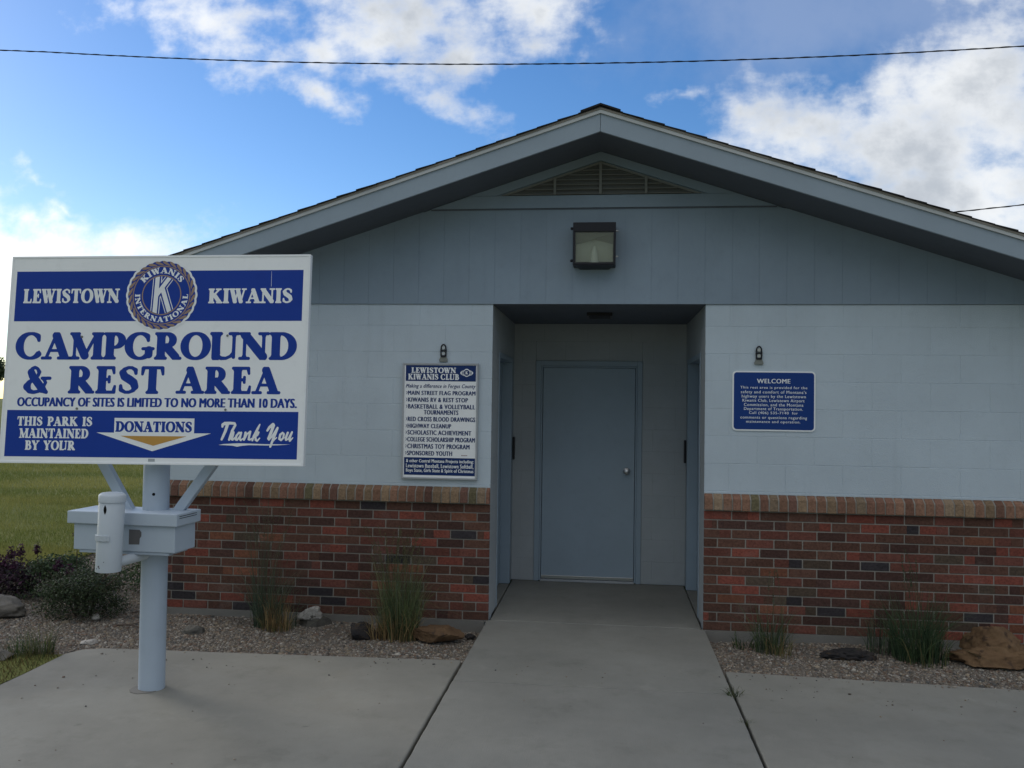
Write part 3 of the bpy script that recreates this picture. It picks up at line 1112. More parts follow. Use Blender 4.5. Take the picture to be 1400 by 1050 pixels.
for j in range(42):
    y = -OH - .034 + j * .225
    mb.add([(X0 - .14, y, 3.7465 - SL * .13), (X0, y, 3.753), (X0 + .14, y, 3.7465 - SL * .13), (X0 - .14, y + .25, 3.743 - SL * .13), (X0, y + .25, 3.749), (X0 + .14, y + .25, 3.743 - SL * .13),
            (X0 - .14, y, 3.735 - SL * .14), (X0 + .14, y, 3.735 - SL * .14), (X0, y, 3.738)],
           [(0, 1, 4, 3), (1, 2, 5, 4), (0, 6, 8, 1), (1, 8, 7, 2)], (.03, .029, .03))
mb.build('shingle_roof', M_SHINGLE, bld)

# doors
def knob(parent, x, y, z, axis):
    b = MB()
    prof = [(0, .034), (.004, .034), (.007, .030), (.010, .014), (.030, .012), (.036, .024), (.048, .029), (.058, .026), (.064, .014), (.066, .0)]
    b.tube([(x + axis[0] * d, y + axis[1] * d, z) for d, r in prof], [r for d, r in prof], 20)
    return b.build('door_knob', M_STEEL, parent, smooth=True)


mb = MB()
mb.box(-.612 + .004, .2537 - .004, DEP + .012, DEP + .055, .022, 1.992)
door = mb.build('front_door', M_DOOR, bld, bevel=.003)
knob(door, .178, DEP + .012, 1.035, (0, -1))
mb = MB()
mb.box(-.606, .248, DEP + .002, DEP + .0118, .024, .052)
for xx in (-.55, -.30, -.02, .2):
    mb.tube([(xx, DEP - .0005, .038), (xx, DEP + .003, .038)], .005, 8)
mb.build('door_sweep', M_STEEL, door, bevel=.002)
fb = MB()
fb.box(-.676, -.628, DEP - .014, DEP + .10, .002, 2.057)
fb.box(.270, .314, DEP - .014, DEP + .10, .002, 2.057)
fb.box(-.628, .270, DEP - .014, DEP + .10, 2.010, 2.057)
fb.box(-.628, -.612, DEP + .004, DEP + .10, .002, 2.010)
fb.box(.2537, .270, DEP + .004, DEP + .10, .002, 2.010)
fb.box(-.612, .2537, DEP + .004, DEP + .10, 1.9945, 2.010)
fb.build('door_frame', M_FRAME, bld, bevel=.003)
mb = MB()
mb.box(-.612, .2537, DEP + .056, DEP + .10, .001, 2.0)
mb.build('door_backing', M_DARK, door)
mb = MB()
mb.box(-.612, .2537, DEP - .03, DEP + .05, .0014, .020)
mb.build('threshold', M_ALU, bld, bevel=.004)

for s, xw, ya in ((-1, XL, .42), (1, XR, .33)):
    mb = MB()
    a, b = sorted((xw + s * .085, xw + s * .13))
    mb.box(a, b, ya + .045, 1.335, .012, 2.02)
    d = mb.build('side_door', M_DOOR, bld, bevel=.003)
    knob(d, xw + s * .085, ya + .115, 1.0, (-s, 0))
    mb = MB()
    a, b = sorted((xw - s * .004, xw + s * .15))
    mb.box(a, b, ya, ya + .044, .002, 2.068)
    mb.box(a, b, 1.338, 1.42, .002, 2.068)
    mb.box(a, b, ya + .044, 1.338, 2.026, 2.068)
    mb.build('side_door_frame', M_FRAME, bld, bevel=.003)
    mb = MB()
    a, b = sorted((xw - s * .0035, xw - s * .020))
    mb.box(a, b, 1.455, 1.525, 1.128, 1.337)
    mb.build('wall_plaque', M_BLACK, bld, bevel=.003)

# service mast behind the ridge for the overhead drop
mb = MB()
mb.tube([(2.6, 4, 2.7), (2.6, 4, 3.72), (2.62, 4, 3.80), (2.70, 4, 3.84)], .025, 12)
mb.build('service_mast', M_ALU, bld, smooth=True)

# ------------------------------------------------------------------ wall lamp over the doorway
lx0, lx1, lz0, lz1 = -.272, .043, 2.680, 2.996
lcx = (lx0 + lx1) / 2
lamp = thing('wall_lamp', (lcx, -.012, lz0), 'square black security lamp with pale glass front mounted over the doorway', 'lamp')
mb = MB()
yf, yb = -.165, -.0125
mb.box(lx0, lx1, yf, yb, 2.925, lz1)                      # hood
mb.box(lx0, lx0 + .016, yf, yb, lz0, 2.925)
mb.box(lx1 - .016, lx1, yf, yb, lz0, 2.925)
mb.box(lx0 + .016, lx1 - .016, yf, yb, lz0, lz0 + .018)
mb.box(lx0 + .016, lx1 - .016, yb - .02, yb, lz0 + .018, 2.925)
mb.add([(lx0 + .02, yf + .01, lz0), (lx1 - .02, yf + .01, lz0), (lx1 - .05, yb, lz0 - .014), (lx0 + .05, yb, lz0 - .014), (lx1 - .03, yb, lz0), (lx0 + .03, yb, lz0)],
       [(0, 1, 2, 3), (0, 3, 5), (1, 4, 2), (0, 5, 4, 1), (3, 2, 4, 5)])
mb.build('lamp_housing', M_BLACK, lamp, bevel=.004)
mb = MB()
mb.add([(lx0 + .02, -.05, 2.72), (lcx, -.055, 2.72), (lx1 - .02, -.05, 2.72), (lx0 + .02, -.06, 2.85), (lcx, -.06, 2.888), (lx1 - .02, -.06, 2.85)],
       [(0, 1, 4, 3), (1, 2, 5, 4)])
rf = mb.build('lamp_reflector', M_REFL, lamp)
mb = MB()
mb.add([(lx0 + .018, -.135, 2.922), (lx1 - .018, -.135, 2.922), (lx1 - .018, -.062, 2.848), (lcx, -.062, 2.886), (lx0 + .018, -.062, 2.848)], [(0, 1, 2, 3, 4)])
mb.build('upper_reflector', M_REFL2, rf)
mb = MB()
mb.tube([(lcx, -.09, 2.70), (lcx, -.09, 2.77), (lcx, -.085, 2.83)], [.036, .026, .010], 14)
mb.build('bulb', M_BULB, lamp, smooth=True)


def glass(name):
    m = bpy.data.materials.new(name)
    m.use_nodes = True
    g = NT(m.node_tree)
    m.node_tree.nodes.clear()
    tr = g.n('ShaderNodeBsdfTransparent')
    tr.inputs[0].default_value = (.92, .94, .90, 1)
    gl = g.n('ShaderNodeBsdfGlossy')
    gl.inputs['Roughness'].default_value = .12
    df = g.n('ShaderNodeBsdfDiffuse')
    df.inputs[0].default_value = (.42, .43, .38, 1)
    m1 = g.n('ShaderNodeMixShader')
    m1.inputs[0].default_value = .16
    g.t.links.new(tr.outputs[0], m1.inputs[1])
    g.t.links.new(df.outputs[0], m1.inputs[2])
    m2 = g.n('ShaderNodeMixShader')
    lw = g.n('ShaderNodeLayerWeight')
    lw.inputs[0].default_value = .25
    g.put(m2.inputs[0], g.math('MULTIPLY', lw.outputs['Fresnel'], .5))
    g.t.links.new(m1.outputs[0], m2.inputs[1])
    g.t.links.new(gl.outputs[0], m2.inputs[2])
    o = g.n('ShaderNodeOutputMaterial')
    g.t.links.new(m2.outputs[0], o.inputs[0])
    return m


mb = MB()
mb.box(lx0 + .0165, lx1 - .0165, yf + .006, yf + .012, lz0 + .0185, 2.9245)
mb.build('lamp_glass', glass('lamp_glass'), lamp)
for xx, zz in ((lx0, 2.955), (lx0, 2.715), (lx1, 2.935), (lx1, 2.745)):
    mb = MB()
    s = -1 if xx == lx0 else 1
    mb.tube([(xx, yf + .03, zz), (xx + s * .012, yf + .03, zz), (xx + s * .02, yf + .03, zz)], [.009, .011, .008] if s < 0 else [.006, .007, .004], 10)
    mb.build('lamp_screw', M_BLACK if s < 0 else M_STEEL, lamp, smooth=True)


# ------------------------------------------------------------------ wall brackets
def bracket(x, label):
    t = thing('wall_bracket', (x, -.001, 1.96), label, 'bracket', 'metal brackets above the wall signs')
    mb = MB()
    loop = [(-.018, 2.0), (-.020, 2.045), (-.017, 2.078), (-.009, 2.091), (0, 2.095), (.009, 2.091), (.017, 2.078), (.020, 2.045), (.018, 2.0)]
    mb.tube([(x + a, -.014, z) for a, z in loop], .0052, 8)
    mb.box(x - .016, x + .016, -.020, -.008, 2.040, 2.050)
    mb.box(x - .018, x + .018, -.022, -.006, 1.996, 2.010)
    mb.build('loop', M_BLACK, t, smooth=True)
    mb = MB()
    for z in (2.024, 2.068):
        mb.tube([(x, -.0085, z), (x, -.0145, z)], .0125, 14)
    mb.build('bolt_head', M_STEEL, t, smooth=True)
    mb = MB()
    mb.prism([(x - .019, 2.010), (x + .019, 2.010), (x + .033, 1.972), (x + .030, 1.961), (x - .030, 1.961), (x - .033, 1.972)], lambda a, z, d: (a, d, z), -.017, -.0008)
    mb.build('foot', M_HOOK, t, bevel=.002)


bracket(-1.262, 'small metal bracket with two bolts on the block wall above the white list sign')
bracket(1.102, 'small metal bracket with two bolts on the block wall above the blue welcome sign')

# ------------------------------------------------------------------ club list sign on the wall
club = thing('list_sign', (-1.28, -.008, 1.07), 'white framed sign listing club projects in navy lettering on the block wall', 'sign')
SV = lambda x, z, d: (x, -.022 - d, z)
mb = MB()
bx = (-1.576, -.986, 1.060, 1.950)
mb.box(bx[0] + .006, bx[1] - .006, -.020, -.0025, bx[2] + .006, bx[3] - .006)
bd = mb.build('sign_board', M_WHITE, club)
mb = MB()
for (a, b, c, d) in ((bx[0], bx[1], bx[2], bx[2] + .013), (bx[0], bx[1], bx[3] - .013, bx[3]), (bx[0], bx[0] + .013, bx[2] + .0135, bx[3] - .0135), (bx[1] - .013, bx[1], bx[2] + .0135, bx[3] - .0135)):
    mb.box(a, b, -.028, -.002, c, d)
mb.build('frame', M_ALU, club, bevel=.002)
SV = lambda x, z, d: (x, -.0202 - d, z)
mb = MB()
mb.prism([(-1.552, 1.811), (-1.006, 1.811), (-1.006, 1.933), (-1.552, 1.933)], SV, .0004, .001)
mb.build('navy_band', M_NAVY, bd)
mb = MB()
mb.prism([(-1.554, 1.090), (-1.003, 1.090), (-1.003, 1.2245), (-1.554, 1.2245)], SV, .0004, .001)
mb.build('navy_band', M_NAVY, bd)
line_part(fit_text(serif('LEWISTOWN', .0, .05), (-1.508, -1.160, 1.8731, 1.9162)), SV, .0018, M_LETTER, bd)
line_part(fit_text(serif('KIWANIS CLUB', .0, .05), (-1.533, -1.136, 1.8214, 1.8672)), SV, .0018, M_LETTER, bd)
for t, b in (('& other Central Montana Projects including:', (-1.538, -1.015, 1.1785, 1.2115)), ('Lewistown Baseball, Lewistown Softball,', (-1.538, -1.015, 1.1415, 1.1765)),
             ('Boys State, Girls State & Spirit of Christmas', (-1.538, -1.015, 1.1050, 1.1390))):
    line_part(fit_text(sans(t, 0, 0, 1.10), b), SV, .0018, M_LETTER, bd, .0011)
# oval badge
def ellipse(cx, cz, rx, rz, n=30):
    return [(cx + rx * math.cos(2 * PI * i / n), cz + rz * math.sin(2 * PI * i / n)) for i in range(n)]


mb = MB()
mb.prism(ellipse(-1.077, 1.876, .050, .023), SV, .0012, .0018)
mb.prism(ellipse(-1.077, 1.8775, .026, .031), SV, .0019, .0022)
bl = mb.build('oval_badge', M_LETTER, bd)
mb = MB()
mb.prism(ellipse(-1.077, 1.877, .022, .0225), SV, .0023, .0028)
for xx in (-1.112, -1.104, -1.050, -1.042):
    mb.prism(ellipse(xx, 1.876, .0022, .015, 10), SV, .0023, .0028)
mb.build('badge_disc', M_NAVY, bd)
mb = MB()
put_text(mb, fit_text(serif('K', .02), (-1.087, -1.067, 1.866, 1.889)), SV, .0034)
mb.build('badge_letter', M_LETTER, bd)
mb = MB()
lines = [('Making a difference in Fergus County', (-1.549, -1.008, 1.7500, 1.7890), .018, .28),
         ('MAIN STREET FLAG PROGRAM', (-1.531, -1.009, 1.7042, 1.7361), .035, 0), ('KIWANIS RV & REST STOP', (-1.530, -1.066, 1.6510, 1.6842), .035, 0),
         ('BASKETBALL & VOLLEYBALL', (-1.529, -1.010, 1.5986, 1.6330), .035, 0), ('TOURNAMENTS', (-1.405, -1.139, 1.5543, 1.5888), .035, 0),
         ('RED CROSS BLOOD DRAWINGS', (-1.530, -1.008, 1.5017, 1.5360), .035, 0), ('HIGHWAY CLEANUP', (-1.530, -1.193, 1.4498, 1.4830), .035, 0),
         ('SCHOLASTIC ACHIEVEMENT', (-1.530, -1.036, 1.3984, 1.4328), .035, 0), ('COLLEGE SCHOLARSHIP PROGRAM', (-1.531, -1.008, 1.3460, 1.3804), .035, 0),
         ('CHRISTMAS TOY PROGRAM', (-1.530, -1.048, 1.2930, 1.3285), .035, 0), ('SPONSORED YOUTH', (-1.531, -1.182, 1.2402, 1.2745), .035, 0)]
for t, b, bo, sh in lines:
    mb = MB()
    put_text(mb, fit_text(sans(t, 0, sh, 1.12), b), SV, .0009, .0019 if not sh else .0009)
    if not sh and t != 'TOURNAMENTS':
        zc = (b[2] + b[3]) / 2
        mb.add([SV(*q, .0009) for q in ((-1.547, zc + .012), (-1.543, zc + .012), (-1.536, zc), (-1.543, zc - .012), (-1.547, zc - .012), (-1.541, zc))], [(0, 1, 2, 3, 4, 5)])
    mb.build('lettering', M_NAVY, bd)
mb = MB()
for k in range(6):
    mb.add([SV(x, z, .0009) for x, z in ((-1.110 + k * .008, 1.242), (-1.105 + k * .008, 1.242), (-1.104 + k * .008, 1.248), (-1.109 + k * .008, 1.248))], [(0, 1, 2, 3)])
mb.build('maker_mark', paint('dull_red', (.20, .07, .06)), bd)

# ------------------------------------------------------------------ welcome sign on the wall
wel = thing('welcome_sign', (1.21, -.004, 1.472), 'rounded blue welcome sign with white text and white border on the block wall', 'sign')


def rrect(x0, x1, z0, z1, r, n=7):
    out = []
    for cx, cz, a in ((x1 - r, z1 - r, 0), (x0 + r, z1 - r, 90), (x0 + r, z0 + r, 180), (x1 - r, z0 + r, 270)):
        for i in range(n + 1):
            q = math.radians(a + 90 * i / n)
            out.append((cx + r * math.cos(q), cz + r * math.sin(q)))
    return out


WV = lambda x, z, d: (x, -.008 - d, z)
mb = MB()
mb.prism(rrect(.9125, 1.509, 1.471, 1.9135, .030), lambda x, z, d: (x, d, z), -.008, -.002)
wb = mb.build('sign_board', M_LETTER, wel, bevel=.0008)
mb = MB()
mb.prism(rrect(.9235, 1.498, 1.482, 1.9025, .022), WV, .0002, .0008)
mb.build('blue_field', M_ROYAL, wb)
line_part(fit_text(sans('WELCOME', 0, 0, 1.10), (1.0905, 1.328, 1.8230, 1.8558)), WV, .0016, M_LETTER, wb, .0014)
wl = [('This rest area is provided for the', (.9705, 1.449, 1.7767, 1.8016)), ('safety and comfort of Montana\'s', (.974, 1.443, 1.7410, 1.7704)), ('highway users by the Lewistown', (.981, 1.439, 1.7090, 1.7377)),
      ('Kiwanis Club, Lewistown Airport', (.9865, 1.430, 1.6790, 1.7074)), ('Commission, and the Montana', (.997, 1.4214, 1.6505, 1.6762)), ('Department of Transportation.', (.9975, 1.4184, 1.6180, 1.6460)),
      ('Call (406) 535-7140  for', (1.034, 1.383, 1.5900, 1.6149)), ('comments or questions regarding', (.9725, 1.448, 1.5545, 1.5815)), ('maintenance and operation.', (1.014, 1.402, 1.5250, 1.5500))]
for t, b in wl:
    line_part(fit_text(sans(t, 0, 0, 1.14), b), WV, .0016, M_LETTER, wb, .0004)

# ------------------------------------------------------------------ the campground sign
SCX = Vector((-2.5381, -1.93, 1.8677))
SW, SH, SY, SLN, SRO = 1.7534, 1.1803, .0325, .0745, .008
_r = Vector((math.cos(SY), math.sin(SY), 0))
_n = Vector((-math.sin(SY), math.cos(SY), 0))
_u = Vector((0, 0, 1)) * math.cos(SLN) + _n * math.sin(SLN)
SR = math.cos(SRO) * _r + math.sin(SRO) * _u
SU = -math.sin(SRO) * _r + math.cos(SRO) * _u
SN = SR.cross(SU)                            # points away from the viewer
if SN.y < 0:
    SN = -SN


def GV(u, v, d):                             # d metres in front of the sign face
    return tuple(SCX + SR * u + SU * v - SN * d)


PX, PY, PR = -2.560, -1.834, .0715
cs = thing('campground_sign', (PX, PY, 0), 'large white and blue campground sign leaning on a round grey post', 'sign')
mb = MB()
mb.tube([(PX, PY, -.1), (PX, PY, .3), (PX, PY, 1.2), (PX, PY + .012, 1.80)], PR, 40)
post = mb.build('post', M_POST, cs, smooth=True)
mb = MB()
_a = math.radians(-72)
mb.tube([(PX + (PR - .002) * math.cos(_a), PY + (PR - .002) * math.sin(_a), 1.105), (PX + (PR + .001) * math.cos(_a), PY + (PR + .001) * math.sin(_a), 1.105)], .0085, 12)
mb.build('bolt_hole', M_DARK, post)
mb = MB()
for (x, y, r, z) in ((-2.585, -1.860, .083, .003),):
    mb.tube([(x, y, -.02), (x, y, z), (x, y, z + .003)], [r, r, r * .6], 10)
mb.build('grout', M_FOUND, post, smooth=True)
mb = MB()
mb.prism(rrect(-SW / 2, SW / 2, -SH / 2, SH / 2, .012, 4), GV, -.030, 0)
pan = mb.build('sign_panel', M_WHITE, cs, bevel=.003)
mb = MB()
e = .010
for (a, b, c, d) in ((-SW / 2, SW / 2, -SH / 2, -SH / 2 + e), (-SW / 2, SW / 2, SH / 2 - e, SH / 2), (-SW / 2, -SW / 2 + e, -SH / 2 + e, SH / 2 - e), (SW / 2 - e, SW / 2, -SH / 2 + e, SH / 2 - e)):
    mb.box(a - .002 if a == -SW / 2 else a, b + .002 if b == SW / 2 else b, -.032, .0025, c - (.002 if c == -SH / 2 else 0), d + (.002 if d == SH / 2 else 0), None, lambda u, dd, v: GV(u, v, dd))
mb.build('edge_trim', M_LETTER, pan, bevel=.0015)
mb = MB()
mb.prism([(-.8455, .2150), (.8400, .2150), (.8400, .5040), (-.8455, .5040)], GV, .0002, .0006)
mb.build('blue_band', M_BLUE, pan)
mb = MB()
mb.prism([(-.8475, -.5545), (.8405, -.5545), (.8405, -.2933), (-.8475, -.2933)], GV, .0002, .0006)
mb.build('blue_band', M_BLUE, pan)
line_part(fit_text(serif('CAMPGROUND', .0, .0), (-.825, .8184, -.0066, .1528)), GV, .0008, M_BLUE, pan)
line_part(fit_text(serif('&', .0), (-.7628, -.5973, -.202, -.0409)), GV, .0008, M_BLUE, pan)
line_part(fit_text(serif('REST', .0, .05), (-.4966, .0638, -.1984, -.041)), GV, .0008, M_BLUE, pan)
line_part(fit_text(serif('AREA', .0, .05), (.1332, .7344, -.1964, -.0432)), GV, .0008, M_BLUE, pan)
line_part(fit_text(sans('OCCUPANCY OF SITES IS LIMITED TO NO MORE THAN 10 DAYS.', 0, 0, 1.05), (-.7887, .8272, -.272, -.2204)), GV, .0008, M_BLUE, pan, .0036)
mb = MB()
for t, b in (('LEWISTOWN', (-.7976, -.2236, .3189, .403)), ('KIWANIS', (.297, .7827, .3155, .4006)), ('THIS PARK IS', (-.7826, -.3408, -.382, -.329)),
             ('MAINTAINED', (-.7668, -.3593, -.4506, -.3963)), ('BY YOUR', (-.7278, -.4316, -.5178, -.4637))):
    line_part(fit_text(serif(t, .0, .04, .55), b), GV, .0012, M_LETTER, pan)
# white arrow with the word box
mb = MB()
mb.add([GV(*q, .0012) for q in ((-.3127, -.4160), (-.2100, -.4165), (-.2116, -.3338), (.2510, -.3338), (.2520, -.4165), (.3493, -.4165), (.0165, -.5180))], [(0, 1, 6), (1, 2, 3, 4), (1, 4, 6), (4, 5, 6)])
mb.build('arrow', M_LETTER, pan)
# brush script 'Thank You', traced as strokes of changing width
TO, TX, TY = (.351, -.3244), (.8701, -.3206), (.3607, -.5267)


def typt(x, y):
    a, b = x / 1400, y / 560
    return (TO[0] + (TX[0] - TO[0]) * a + (TY[0] - TO[0]) * b, TO[1] + (TX[1] - TO[1]) * a + (TY[1] - TO[1]) * b)


TS = [[(160, 150, 16), (165, 120, 22), (200, 100, 25), (280, 95, 22), (345, 100, 20), (358, 125, 18), (310, 215, 20), (262, 350, 17)], [(240, 110, 24), (205, 220, 22), (148, 345, 17)],
      [(268, 330, 10), (300, 255, 16), (330, 235, 17), (322, 280, 17), (300, 345, 15), (318, 352, 13), (352, 315, 10)],
      [(445, 250, 17), (415, 240, 15), (375, 290, 17), (362, 345, 17), (385, 355, 14), (425, 300, 12), (450, 240, 15), (425, 335, 16), (440, 358, 14), (475, 330, 10)],
      [(515, 240, 17), (490, 350, 16), (540, 260, 12), (588, 225, 17), (572, 290, 17), (560, 345, 15), (580, 352, 12), (605, 330, 10)],
      [(735, 115, 10), (700, 185, 19), (640, 300, 19), (618, 360, 14)], [(635, 320, 9), (690, 240, 15), (715, 235, 15), (700, 275, 14), (668, 300, 12), (670, 350, 18), (690, 368, 14), (730, 325, 9)],
      [(848, 210, 16), (880, 160, 20), (935, 115, 24), (945, 130, 22), (900, 250, 22), (862, 330, 18), (870, 350, 14), (910, 310, 12), (1005, 165, 15), (1000, 180, 18), (940, 330, 20), (890, 455, 16)], [(890, 440, 12), (930, 370, 12), (990, 315, 8)],
      [(1080, 245, 16), (1045, 270, 18), (1030, 335, 18), (1055, 355, 15), (1090, 320, 15), (1100, 260, 15), (1080, 240, 14)],
      [(1160, 240, 17), (1128, 320, 18), (1130, 352, 15), (1165, 335, 12), (1225, 230, 14), (1185, 330, 16), (1188, 365, 15), (1235, 318, 8)]]
xs = np.arange(80, 1290, 6.0)
ys = np.arange(60, 500, 6.0)
Xg, Yg = np.meshgrid(xs, ys)
lps = contour(strokes_sdf(TS, Xg, Yg), xs, ys)
V2, F2 = loops_to_mesh([[(x / 1000, -y / 1000) for x, y in lp] for lp in lps])
mb = MB()
mb.add([GV(*typt(x * 1000, -y * 1000), .0012) for x, y in V2], F2)
mb.build('script_lettering', M_LETTER, pan)
sw = [(95, 430), (180, 415), (400, 403), (600, 408), (800, 416), (1000, 417), (1200, 420), (1000, 432), (870, 436), (560, 432), (440, 445), (385, 456), (310, 440), (200, 433)]
V2, F2 = loops_to_mesh([[(x / 1000, -y / 1000) for x, y in sw]])
mb = MB()
mb.add([GV(*typt(x * 1000, -y * 1000), .0016) for x, y in V2], F2)
mb.build('underline', M_LETTER, pan)
# hairline scratch in the band
mb = MB()
mb.add([GV(*q, .0012) for q in ((.6572, .410), (.6590, .410), (.6580, .497), (.6568, .497))], [(0, 1, 2, 3)])
mb.build('scratch', M_LETTER, pan)
line_part(fit_text(serif('DONATIONS', .006, .04), (-.2032, .2394, -.412, -.3517)), GV, .0018, M_BLUE, pan)
mb = MB()
mb.add([GV(*q, .0018) for q in ((-.1721, -.4338), (.2105, -.4338), (.0214, -.4874))], [(0, 1, 2)])
mb.build('gold_arrow', M_GOLD, pan)
# emblem: roped rim, ring of lettering, letter K
EC, ER = Vector((.0238, .3636)), .2083
mbw = MB()
n = 28
sc = [(EC.x + ER * (.985 + .022 * abs(math.cos(n / 2 * (a := 2 * PI * i / 280)))) * math.cos(a), EC.y + ER * (.985 + .022 * abs(math.cos(n / 2 * a))) * math.sin(a)) for i in range(280)]


def disc(mb, r, d, nn=96):
    mb.add([GV(EC.x + r * math.cos(2 * PI * i / nn), EC.y + r * math.sin(2 * PI * i / nn), d) for i in range(nn)], [tuple(range(nn))])


def ring(mb, r0_, r1_, d, nn=96):
    mb.add([GV(EC.x + r * math.cos(2 * PI * i / nn), EC.y + r * math.sin(2 * PI * i / nn), d) for r in (r0_, r1_) for i in range(nn)],
           [(i, (i + 1) % nn, nn + (i + 1) % nn, nn + i) for i in range(nn)])


mbw.add([GV(x, y, .0016) for x, y in sc], [tuple(range(len(sc)))])
em = mbw.build('emblem', M_LETTER, pan)
mb = MB()
sc2 = [(EC.x + ER * (.925 + .022 * abs(math.cos(n / 2 * (a := 2 * PI * i / 280)))) * math.cos(a), EC.y + ER * (.925 + .022 * abs(math.cos(n / 2 * a))) * math.sin(a)) for i in range(280)]
mb.add([GV(x, y, .0022) for x, y in sc2], [tuple(range(len(sc2)))])
mb.build('emblem_field', M_BLUE, em)
mb = MB()
for i in range(n):                           # rope strands
    a = 2 * PI * (i + .5) / n
    c, s = math.cos(a), math.sin(a)
    pts = []
    for k in range(14):
        q = 2 * PI * k / 14
        ex, ey = .128 * math.cos(q) * ER, .034 * math.sin(q) * ER * (1.0 + .4 * math.cos(q))
        tl = .42
        ex, ey = ex * math.cos(tl) - ey * math.sin(tl), ex * math.sin(tl) + ey * math.cos(tl)
        rad, tan = ER * .878 + ey, ex
        pts.append(GV(EC.x + c * rad - s * tan, EC.y + s * rad + c * tan, .0028))
    mb.add(pts, [tuple(range(14))])
ring(mb, ER * .785, ER * .815, .0028)
ring(mb, ER * .525, ER * .555, .0028)
mb.build('rope_rim', M_ROPE, em)
mb = MB()


def arc_word(mb, word, a_start, a_end, inner, outer, up=True):
    tot = sum(GADV[c] + .10 for c in word)
    x = 0
    for ch in word:
        v, f = glyph(ch, -.004)
        w = GADV[ch]
        mid = (x + w / 2 + .05) / tot
        a0 = math.radians(a_start + (a_end - a_start) * mid)
        span = abs(math.radians(a_end - a_start)) / tot
        h = outer - inner
        P = []
        for (gx, gy) in v:
            t = (gx - w / 2) * span * (inner + h / 2)
            if up:
                rad, tan = inner + gy * h, -t
            else:
                rad, tan = outer - gy * h, t
            P.append(GV(EC.x + math.cos(a0) * rad - math.sin(a0) * tan, EC.y + math.sin(a0) * rad + math.cos(a0) * tan, .0028))
        mb.add(P, f)
        x += w + .10


arc_word(mb, 'KIWANIS', 147, 33, ER * .60, ER * .765)
mb.build('lettering', M_LETTER, em)
mb = MB()
arc_word(mb, 'INTERNATIONAL', 177, 363, ER * .60, ER * .745, False)
mb.build('lettering', M_LETTER, em)
mb = MB()
KS = [L2(-.13, .52, -.17, -.52, .062), L2(.22, .50, -.15, -.02, .058), L2(.02, .18, .26, -.52, .062)]
xs = np.linspace(-.6, .6, 161)
Xg, Yg = np.meshgrid(xs, xs)
base = strokes_sdf(KS, Xg, Yg)
circ = np.hypot(Xg, Yg) - .518


def kmesh(grow, dd, target):
    V2, F2 = loops_to_mesh(contour(np.maximum(base - grow, circ), xs, xs))
    target.add([GV(EC.x + x * ER, EC.y + y * ER, dd) for x, y in V2], F2)


kmesh(.062, .0028, mb)
kmesh(0, .0040, mb)
mb.build('large_letter', M_LETTER, em)
mb = MB()
kmesh(.040, .0034, mb)
mb.build('emblem_outline', M_BLUE, em)
for (u, v) in ((-.4323, .1254), (.4183, .1318), (-.4357, -.2827), (.4258, -.2835)):
    mb = MB()
    mb.tube([GV(u, v, 0), GV(u, v, .004), GV(u, v, .006)], [.0065, .0065, .003], 10)
    mb.build('screw', M_HOOK, pan)
mb = MB()
mb.add([GV(*q, .0012) for q in ((-.004, -.575), (.034, -.575), (.034, -.5595), (-.004, -.5595))], [(0, 1, 2, 3)])
mb.build('maker_plate', M_ALU, pan)
for s in (-1, 1):
    mb = MB()
    a = Vector((-2.992, -1.835, 1.45)) if s < 0 else Vector((-2.099, -1.835, 1.45))
    b = Vector((-2.665, -1.835, .915)) if s < 0 else Vector((-2.490, -1.835, .915))
    d = (b - a).normalized()
    w = Vector((d.z, 0, -d.x)) * .0275
    h = Vector((0, .022, 0))
    mb.add([tuple(p + i * w + j * h) for p in (a, b) for i, j in ((-1, -1), (1, -1), (1, 1), (-1, 1))],
           [(0, 1, 2, 3), (7, 6, 5, 4), (0, 4, 5, 1), (1, 5, 6, 2), (2, 6, 7, 3), (3, 7, 4, 0)])
    mb.build('brace', M_POST, cs, bevel=.003)

# box on the post
bxo = thing('brochure_box', (-2.66, -1.88, .795), 'pale grey lidded box mounted on the post below the campground sign', 'box')
ry = math.radians(2.2)


def BV(x, y, z):                              # the box is turned a touch
    dx, dy = x + 2.66, y + 1.99
    return (-2.66 + dx * math.cos(ry) + dy * math.sin(ry), -1.99 - dx * math.sin(ry) + dy * math.cos(ry), z)


mb = MB()
mb.box(-2.960, -2.352, -1.992, -1.775, .797, .943, None, BV)
bb = mb.build('box_body', M_BOX, bxo, bevel=.004)
mb = MB()
mb.box(-2.990, -2.332, -2.012, -1.752, .9435, 1.013, None, BV)
mb.build('lid', M_BOX, bxo, bevel=.005)
mb = MB()
mb.box(-2.93, -2.39, -1.985, -1.785, .780, .7965, None, BV)
mb.build('base_rail', M_POST, bxo, bevel=.003)
mb = MB()
pt = [(-2.625, .836), (-2.562, .838), (-2.560, .872), (-2.551, .884), (-2.551, .905), (-2.562, .918), (-2.625, .919)]
mb.prism([(a, z) for a, z in pt], lambda x, z, d: BV(x, d, z), -1.9930, -1.9921)
mb.build('bare_patch', M_PATCH, bb)
mb = MB()
for z in (.996, .985):
    mb.box(-2.3319, -2.3312, -1.985, -1.80, z, z + .0035, None, BV)
mb.build('lid_seam', M_DARK, bxo)

